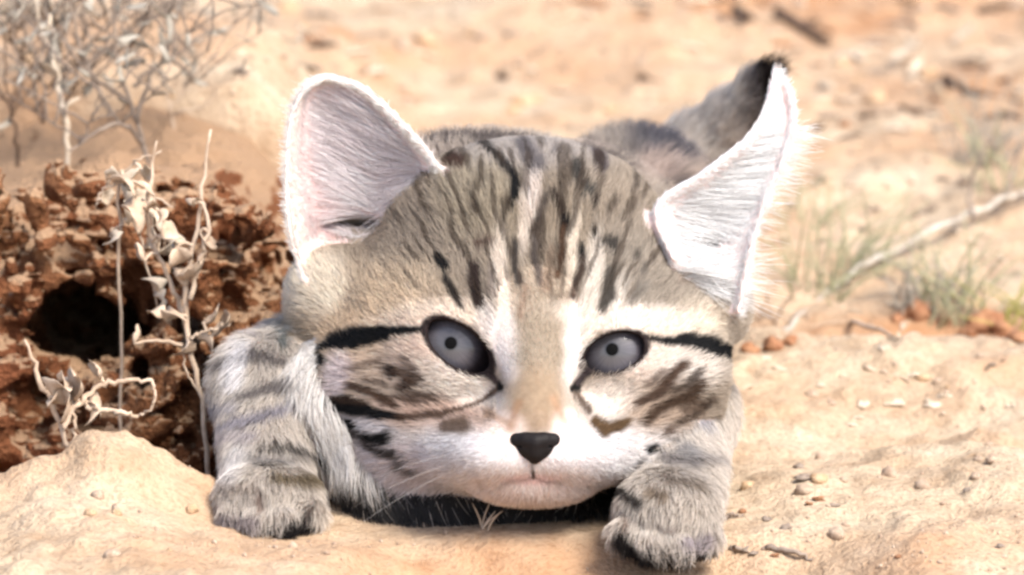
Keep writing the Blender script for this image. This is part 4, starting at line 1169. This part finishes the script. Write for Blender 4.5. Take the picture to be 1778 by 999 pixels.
# withered plant in front of the bank
def withered(label, stems, leaves, w, seed, leaf_mat, stem_mat):
    root = None; spine = []
    for i, (pts, wi, r0, r1) in enumerate(stems):
        p = pxpath(pts, w + wi); spine += list(resample(p, 30))
        if i == 0:
            p = rooted(p); root = empty('withered_plant', p[0]); tag(root, label, 'plant', 'dead plants by the soil bank')
        V, F = tube(wob(p, 0.028), [r0 * .7, (r0 + r1) * .36, r0 * .6, r1 * .55], 7); mesh_from('stem', V, F, stem_mat, root, origin=p[0])
    for k, (x, y, ln, wd, a) in enumerate(leaves):
        r_ = random.Random(seed * 100 + k)
        kk = (D + w) / D / KPX
        lb = W(x - 0.4 * ln * math.cos(math.radians(a)), y + 0.4 * ln * math.sin(math.radians(a)), w - 0.15)
        near = min(spine, key=lambda q: np.linalg.norm(q - lb))
        if np.linalg.norm(near - lb) > 0.08:
            V, F = tube(wob([near, (near + lb) / 2 + np.array([0, 0, .08]), lb], 0.01), [.045, .03], 5); mesh_from('leaf_stalk', V, F, stem_mat, root, origin=near)
        child_mesh('leaf', ('wl', seed, k), lambda: leaf_mesh(ln * kk, wd * kk * 0.62, r_.choice((-1, 1)) * r_.uniform(1.2, 2.4), 0.022, 7, 1.1, seed * 50 + k), leaf_mat, root,
                   lb, pixdir(a, r_.uniform(-.5, .3)), r_.uniform(-1.2, 1.2))
    return root
withered('withered plant with shrivelled cream leaves climbing past the dark hollow', [
    ([(360, 812), (352, 720), (338, 640), (328, 580), (325, 520), (336, 420), (350, 340), (366, 225)], 0, .10, .05), ([(326, 575), (300, 500), (268, 430), (255, 370), (262, 300), (272, 245)], 0.3, .085, .04),
    ([(330, 520), (352, 440), (362, 400), (352, 350)], -.2, .085, .05), ([(330, 590), (360, 575), (400, 562)], -.3, .05, .02), ([(345, 680), (322, 640), (318, 600)], 0, .04, .02)],
    [(218, 306, 62, 26, 25), (270, 325, 40, 26, 80), (240, 368, 70, 34, -18), (262, 352, 36, 26, 60), (302, 402, 60, 28, 28), (340, 345, 34, 24, 70), (312, 452, 56, 32, -70), (334, 494, 70, 42, -20), (318, 478, 44, 30, 100),
     (300, 548, 40, 30, 40), (268, 540, 34, 24, 120), (245, 592, 34, 24, 20), (372, 566, 50, 24, -10), (402, 562, 44, 20, 25), (326, 608, 44, 22, -85), (362, 590, 48, 20, -5), (350, 420, 40, 20, -80), (385, 580, 40, 18, 15), (282, 380, 40, 22, -60), (255, 440, 36, 22, 70)],
    4.8, 1, M['straw'], M['straw'])
withered('dead plant with curled straw loop and broken stem on the mound', [
    ([(128, 800), (105, 742), (75, 672), (42, 590)], 0, .10, .05), ([(112, 745), (125, 715), (150, 690), (178, 668), (225, 662), (264, 660)], -.2, .09, .07), ([(150, 705), (190, 714), (215, 718), (240, 724)], -.3, .09, .07),
    ([(264, 660), (268, 690), (258, 712), (238, 725)], -.2, .05, .04), ([(130, 790), (128, 740), (118, 700)], -.2, .06, .04)],
    [(108, 672, 56, 40, 60), (128, 700, 60, 44, -30), (150, 682, 60, 40, 35), (98, 695, 40, 34, 150), (160, 720, 40, 26, -60), (182, 645, 40, 30, 60), (120, 660, 44, 34, 10), (170, 700, 50, 26, 0)],
    2.6, 2, M['straw'], M['straw'])

withered('pale trailing plant with small clustered leaves hanging over the bank edge', [
    ([(205, 300), (215, 345), (240, 400), (262, 470), (275, 540)], 0, .06, .04), ([(210, 320), (180, 330), (165, 360)], 0, .04, .03), ([(228, 375), (200, 400), (195, 430)], 0, .04, .03), ([(220, 350), (270, 345), (300, 360)], 0, .04, .03), ([(250, 430), (300, 440), (330, 430)], 0, .04, .03), ([(208, 305), (240, 280), (280, 262)], 0, .04, .03)],
    [(200, 300, 44, 26, 20), (225, 315, 40, 26, -40), (235, 330, 44, 28, 60), (250, 345, 40, 26, 0), (215, 360, 44, 30, 140), (240, 380, 50, 32, 30), (265, 375, 44, 28, -30), (290, 390, 44, 28, 60), (275, 420, 44, 28, 10), (300, 430, 44, 30, -50), (180, 345, 34, 22, 120), (200, 415, 36, 24, -60), (320, 420, 40, 26, 30), (262, 300, 36, 22, 50), (285, 520, 40, 26, -20), (270, 490, 40, 26, 100)],
    6.2, 3, M['flake'], M['straw'])
# grass tufts -----------------------------------------------------------------------
def tuft(label, px, py, n, h, mat, seed, spread=0.8, lean=0.0, r=0.03):
    n = int(n * 1.25) if h > 1 else n; rr = random.Random(seed); c = G(px, py)
    root = empty('grass_tuft', c); tag(root, label, 'grass', 'grass tufts on the sand')
    for i in range(n):
        a = c + np.array([rr.uniform(-spread, spread) * .6, rr.uniform(-spread, spread) * .6, 0]); a[2] = drop(a[0], a[1]) - 0.15
        d = np.array([rr.gauss(lean, .5), rr.gauss(0, .35), 1.0]); d /= np.linalg.norm(d); hh = h * rr.uniform(.45, 1.15)
        path = [a, a + d * hh * .5, a + d * hh + np.array([d[0] * .5 * hh, 0, -.15 * hh * abs(d[0])])]
        V, F = tube(resample(path, 7), [r, r * .8, r * .3], 4); mesh_from('blade', V, F, mat, root, origin=a)
    return root
tuft('sparse pale green tuft on the sand right behind the kitten', 1420, 505, 22, 2.6, M['green'], 21, 1.0)
tuft('thin straw coloured tuft beside the pale green tuft', 1350, 560, 14, 1.8, M['straw'], 22, 0.8)
tuft('wiry green tuft leaning over the fallen branch', 1490, 470, 14, 2.3, M['green'], 23, 0.9, .3)
tuft('grey feathery tuft at the foot of the branch', 1600, 525, 26, 1.6, M['lilac_leaf'], 24, 1.3)
tuft('dense olive green tuft under the fallen branch', 1665, 535, 34, 2.2, M['green'], 25, 1.5, .1)
tuft('yellow green tuft beside the red clods', 1762, 560, 22, 1.5, M['yellow_green'], 26, 0.8)
tuft('tall thin green tuft rising behind the branch', 1745, 330, 14, 3.0, M['green'], 27, 1.1)
tuft('grey green wispy tuft far behind the branch', 1700, 290, 26, 2.6, M['lilac_leaf'], 28, 1.4)
tuft('short straw stubble under the chin of the kitten', 842, 918, 6, 0.75, M['straw'], 29, 0.35, 0.1, .03)
tuft('fine pale tuft on bare sand behind the white ear', 1405, 390, 10, 1.9, M['green'], 30, 0.9)

# fallen branch -------------------------------------------------------------------------
p = [G(x, y) + np.array([0, 0, dz]) for x, y, dz in ((1322, 604, .02), (1372, 572, .05), (1478, 502, .25), (1600, 436, .35), (1700, 392, .4), (1778, 356, .3), (1880, 310, .1))]
o = empty('fallen_branch', p[0]); tag(o, 'long grey weathered branch lying across the sand among grass', 'branch')
V, F = tube(wob(p, 0.05), [.05, .08, .09, .08, .07, .06], 7); mesh_from('stem', V, F, M['grey_branch'], o, origin=p[0])
for pts in ([(1690, 400), (1684, 345), (1702, 280), (1722, 235)], [(1720, 384), (1750, 350), (1800, 335)], [(1600, 438), (1618, 470), (1612, 505)], [(1740, 370), (1760, 300), (1775, 250)]):
    b0 = G(*pts[0]); q = [b0 + np.array([0, 0, .25])] + [W(x, y, to_uvw(b0)[2] + 0.5) for x, y in pts[1:]]
    V, F = tube(wob(q, 0.04), [.07, .03], 6); mesh_from('side_branch', V, F, M['twig'], o, origin=q[0])

# clods, pebbles, crumbs, dead leaves, twigs ------------------------------------------------
def lump(seed, sub=2, rough=0.28, sq=(1, .85, .7)):
    bm = bmesh.new(); bmesh.ops.create_icosphere(bm, subdivisions=sub, radius=1)
    V = np.array([v.co[:] for v in bm.verts]); F = [[v.index for v in f.verts] for f in bm.faces]; bm.free()
    n_ = fbm(V[:, 0] * 1.3 + seed * 7, V[:, 1] * 1.3, V[:, 2] * 1.3, 3, seed)
    V = V * (1 + rough * n_)[:, None] * np.array(sq)
    return V, F
def rest(name, key, make, mat, px, py, size, label, cat, group, sink=0.35, rot=None):
    c = G(px, py); 
    o = child_mesh(name, key, make, mat, None, c, (math.cos(rot if rot is not None else px), math.sin(rot if rot is not None else px), 0), 0, size)
    o.location.z += size * (0.7 - sink) * 0.5 * S
    tag(o, label, cat, group); return o
rr = random.Random(77)
RC = ['largest red soil clod beside the yellow green tuft', 'red clod touching the largest red clod', 'red clod between grey feathery tuft and olive tuft', 'small red clod next to the grey feathery tuft', 'red clod at the thick butt end of the fallen branch',
      'small red clod under the butt of the fallen branch', 'small red clod close behind the eye stripe of the kitten', 'red clod past the largest clod below the yellow green tuft', 'small red clod in front of the olive green tuft', 'tiny red clod in front of the grey feathery tuft']
SCL = ['sandy clod alone on sand above the left ear tip', 'largest of three sandy clods behind the crown of the kitten', 'second of three sandy clods behind the crown of the kitten', 'third of three sandy clods behind the crown of the kitten', 'sandy clod beside the dark twigs above the white ear', 'sandy clod just right of the black tail tip',
       'sandy clod on bare sand beside the white ear', 'small sandy clod between crown and tail', 'sandy clod beside the pale sprig behind the left ear', 'small sandy clod on the far sand above the crown', 'sandy clod below the small bleached leaf', 'sandy clod beside the bleached crumpled leaf', 'sandy clod under the narrow bleached leaf']
M['flake'] = organic('bark_flake', (0.42, 0.33, 0.24), (0.62, 0.53, 0.42), 200, 0.9)
for i, (x, y, s_) in enumerate([(1712, 566, .42), (1740, 578, .3), (1592, 548, .34), (1560, 556, .22), (1340, 604, .28), (1372, 596, .2), (1300, 610, .2), (1765, 590, .26), (1680, 580, .2), (1640, 560, .18)]):
    rest('soil_clod', ('cl', i % 4), lambda: lump(i % 4 + 3, 3, .4), M['clod'], x, y, s_, RC[i], 'clod', 'red clods in the gully', .4)
for i, (x, y, s_) in enumerate([(1290, 890, .10), (1330, 903, .11), (1368, 918, .13), (1345, 966, .09), (1398, 832, .15), (1388, 812, .12), (1420, 868, .13), (1445, 880, .1), (1682, 852, .09), (1405, 876, .09), (1310, 962, .08), (1735, 950, .09), (1560, 968, .08)]):
    rest('dark_crumb', ('dc', i % 3), lambda: lump(i % 3 + 13, 2, .8, (1.2, .8, .45)), M['twig'] if i % 3 else M['clod'], x, y, s_, ('grey brown' if i % 3 else 'rusty red') + ' crumb on the sand beside the front paw', 'crumb', 'brown crumbs beside the paw' if i % 3 else 'red crumbs beside the paw', .3)
for i, (x, y, s_) in enumerate([(1478, 738, .12), (1500, 702, .15), (1555, 700, .16), (1620, 702, .2), (1640, 688, .12), (1590, 652, .16), (1465, 652, .1), (1330, 622, .12), (1350, 640, .12), (1755, 705, .14), (1490, 726, .1), (1535, 605, .13), (1425, 668, .1)]):
    rest('pale_flake', ('pf', i % 3), lambda: lump(i % 3 + 23, 3, .9, (1, .6, .3)), M['flake'], x, y, s_ * 1.3, 'cream flake of bark lying on the sand slope', 'flake', 'cream flakes on the slope', .75)
def PBL(x, y, i):
    col = 'brown' if i % 3 else 'sandy'
    wh = 'far sand behind the kitten' if y < 430 else ('mound beside the left paw' if x < 500 else 'sand beside the right paw')
    return 'small ' + col + ' pebble half sunk in the ' + wh, 'pebble', col + ' pebbles in the ' + wh
for i in range(90):
    x = rr.uniform(0, 1778); y = rr.choice((rr.uniform(10, 260), rr.uniform(10, 420), rr.uniform(620, 995)))
    if 360 < x < 1290 and y > 90: continue
    if x < 480 and 200 < y < 860: continue
    rest('pebble', ('pb', i % 5), lambda: lump(i % 5 + 33, 2, .3), M['pebble'] if i % 3 else M['pale_clod'], x, y, rr.uniform(.06, .2), *PBL(x, y, i), .5)
for i, (x, y, s_) in enumerate([(735, 72, .35), (905, 182, .3), (930, 175, .2), (890, 192, .22), (1290, 35, .3), (1320, 190, .2), (1390, 250, .25), (1060, 190, .2), (500, 12, .3), (820, 60, .2), (1520, 175, .3), (1460, 110, .26), (1610, 130, .3)]):
    rest('sand_clod', ('sc', i % 4), lambda: lump(i % 4 + 43, 3, .4), M['pale_clod'], x, y, s_, SCL[i], 'clod', 'sandy clods behind the kitten', .5)
# twigs lying about
def lying(label, a, b_, r, mat, group):
    p0, p1 = G(*a), G(*b_); mid = (p0 + p1) / 2 + np.array([0, 0, .06])
    P = wob([p0 + (0, 0, r * .6), mid, p1 + (0, 0, r * .6)], .03)
    V, F = tube(P, [r, r, r * .5], 6); o = mesh_from('twig', V, F, mat, origin=p0); tag(o, label, 'twig', group)
DTL = ['short thick dark twig above the black tail tip', 'longest and thickest dark twig in the far litter', 'dark twig crossing the thickest dark twig', 'dark twig below the narrow bleached leaf', 'long dark twig past the narrow bleached leaf',
       'dark twig in front of the small bleached leaf', 'short dark twig pointing at the tail tip', 'thin dark twig on sand in front of the bleached leaves', 'dark twig on the farthest sand past the bleached leaves', 'thin dark twig on the farthest sand above the tail tip']
STL = ['pale straw beside the far shrub and left ear', 'pale straw on the hummock next to the left ear', 'pale straw on far sand above the left ear tip', 'pale straw on far sand above the crown', 'pale straw between left ear tip and crown', 'short pale straw by the white ear and thin tuft', 'pale straw behind the fallen branch and fine tuft', 'pale straw on the crest below the fallen branch', 'pale straw touching the right cheek shadow on the slope', 'pale straw among the cream flakes']
for a, b_, r in (((1278, 22), (1308, 40), .16), ((1352, 28), (1440, 82), .2), ((1385, 48), (1420, 40), .12), ((1640, 140), (1700, 172), .12), ((1680, 165), (1778, 182), .1), ((1560, 192), (1640, 205), .09), ((1250, 30), (1262, 60), .1), ((1490, 205), (1600, 200), .08), ((1700, 25), (1760, 10), .12), ((1240, 5), (1330, 12), .1)):
    lying(DTL.pop(0), a, b_, r, M['dark_twig'], 'dark twigs in the far litter')
for a, b_, r in (((405, 100), (480, 92), .07), ((400, 165), (478, 172), .07), ((560, 20), (640, 60), .05), ((960, 40), (1040, 20), .05), ((690, 80), (760, 62), .06), ((1330, 420), (1370, 415), .05), ((1440, 330), (1530, 318), .05), ((1480, 560), (1560, 590), .06), ((1230, 690), (1330, 668), .04), ((1500, 640), (1580, 665), .05)):
    lying(STL.pop(0), a, b_, r, M['straw'], 'pale straws on the sand')
for a, b_, r in (((1268, 955), (1300, 960), .05), ((1330, 955), (1410, 975), .06), ((1250, 905), (1290, 898), .04)):
    lying('short brown twig on the sand by the right paw', a, b_, r, M['twig'], 'brown twigs by the right paw')
for i in range(110):
    x = rr.uniform(1290, 1790) if i % 3 else rr.uniform(430, 1250); y = rr.uniform(3, 250) if i % 3 else rr.uniform(3, 170)
    a = rr.uniform(-.5, .5) + (math.pi if rr.random() < .5 else 0); ln = rr.uniform(15, 60)
    if 1180 < x < 1400 and y > 90: continue
    mt = (M['twig'], M['straw'], M['flake'], M['dark_twig'], M['clod'])[i % 5]
    where = 'beyond the white ear' if i % 3 else 'between the ears'
    kind_ = ('grey brown twig scrap', 'straw coloured stem scrap', 'cream bark scrap', 'near black twig scrap', 'rusty red twig scrap')[i % 5]
    lying('thin ' + kind_ + ' on the far sand ' + where, (x, y), (x + ln * math.cos(a), min(max(y + ln * .5 * math.sin(a), 2), 290)), rr.uniform(.03, .09), mt, kind_ + 's on the far sand ' + where)
for i in range(46):
    x = rr.uniform(1310, 1778); y = rr.uniform(300, 640)
    kind_ = ('straw coloured', 'grey brown', 'cream')[i % 3] + (' scrap behind the fallen branch' if y < 480 else ' scrap among the red clods')
    lying('short dry ' + kind_, (x, y), (x + rr.uniform(-40, 40), y + rr.uniform(-12, 12)), rr.uniform(.02, .05), (M['straw'], M['twig'], M['flake'])[i % 3], kind_)
# bleached dead leaves far right
for i, (x, y, sz, a, lab) in enumerate([(1545, 118, 1.1, 20, 'bleached crumpled dead leaf lying flat in the far litter'), (1600, 100, 0.9, 150, 'bleached dead leaf propped on the crumpled one'), (1650, 84, 0.9, 10, 'narrow bleached leaf with its tip lifted'), (1580, 140, 0.7, 60, 'small bleached leaf below the crumpled pair')]):
    c = G(x, y); V, F = leaf_mesh(sz, sz * .15, .9, .03, 8, .6, i + 60)
    V = oriented(V, c + (0, 0, .18), (math.cos(math.radians(a)), math.sin(math.radians(a)), .25), roll=.3)
    o = mesh_from('dead_leaf', V, F, M['flake'], origin=c); tag(o, lab, 'leaf')

# countless sand crumbs, one mass
cr = np.random.default_rng(5); V0, F0 = lump(3, 1, .4); V0 = np.array(V0); F0 = np.array(F0)
NV = 5200
cx = cr.uniform(-13, 15, NV); cy = -4.5 + 72 * cr.random(NV) ** 1.6
cl_ = fbm(cx / 3.0, cy / 3.0, oct=2, seed=95); ok = (cl_ + cr.normal(size=NV) * .35 > 0.0) & ~((cx < -4.6) & (cy > 1.0) & (cy < 17)) & ~((np.abs(cx) < 6.2) & (cy > 0.6) & (cy < 16))
cx, cy = cx[ok], cy[ok]; cz = hg(cx, cy)
cs = 0.018 * np.exp(cr.normal(size=len(cx)) * .55) * (1 + 0.02 * np.clip(cy, 0, 60)) * 1.6
an_ = cr.uniform(0, 6.28, len(cx)); sc3 = cr.uniform(.6, 1.3, (len(cx), 3))
VV = V0[None] * sc3[:, None, :] * cs[:, None, None]
VV = np.stack([VV[..., 0] * np.cos(an_)[:, None] - VV[..., 1] * np.sin(an_)[:, None], VV[..., 0] * np.sin(an_)[:, None] + VV[..., 1] * np.cos(an_)[:, None], VV[..., 2]], -1)
VV = VV + np.stack([cx, cy, cz + cs * .2], -1)[:, None, :]
FF = (F0[None] + (np.arange(len(cx)) * len(V0))[:, None, None]).reshape(-1, 3)
tag(fast_mesh('sand_crumbs', VV.reshape(-1, 3), FF, M['pebble']), 'loose crumbs of sand and grit strewn over the ground', 'grit', kind='stuff')
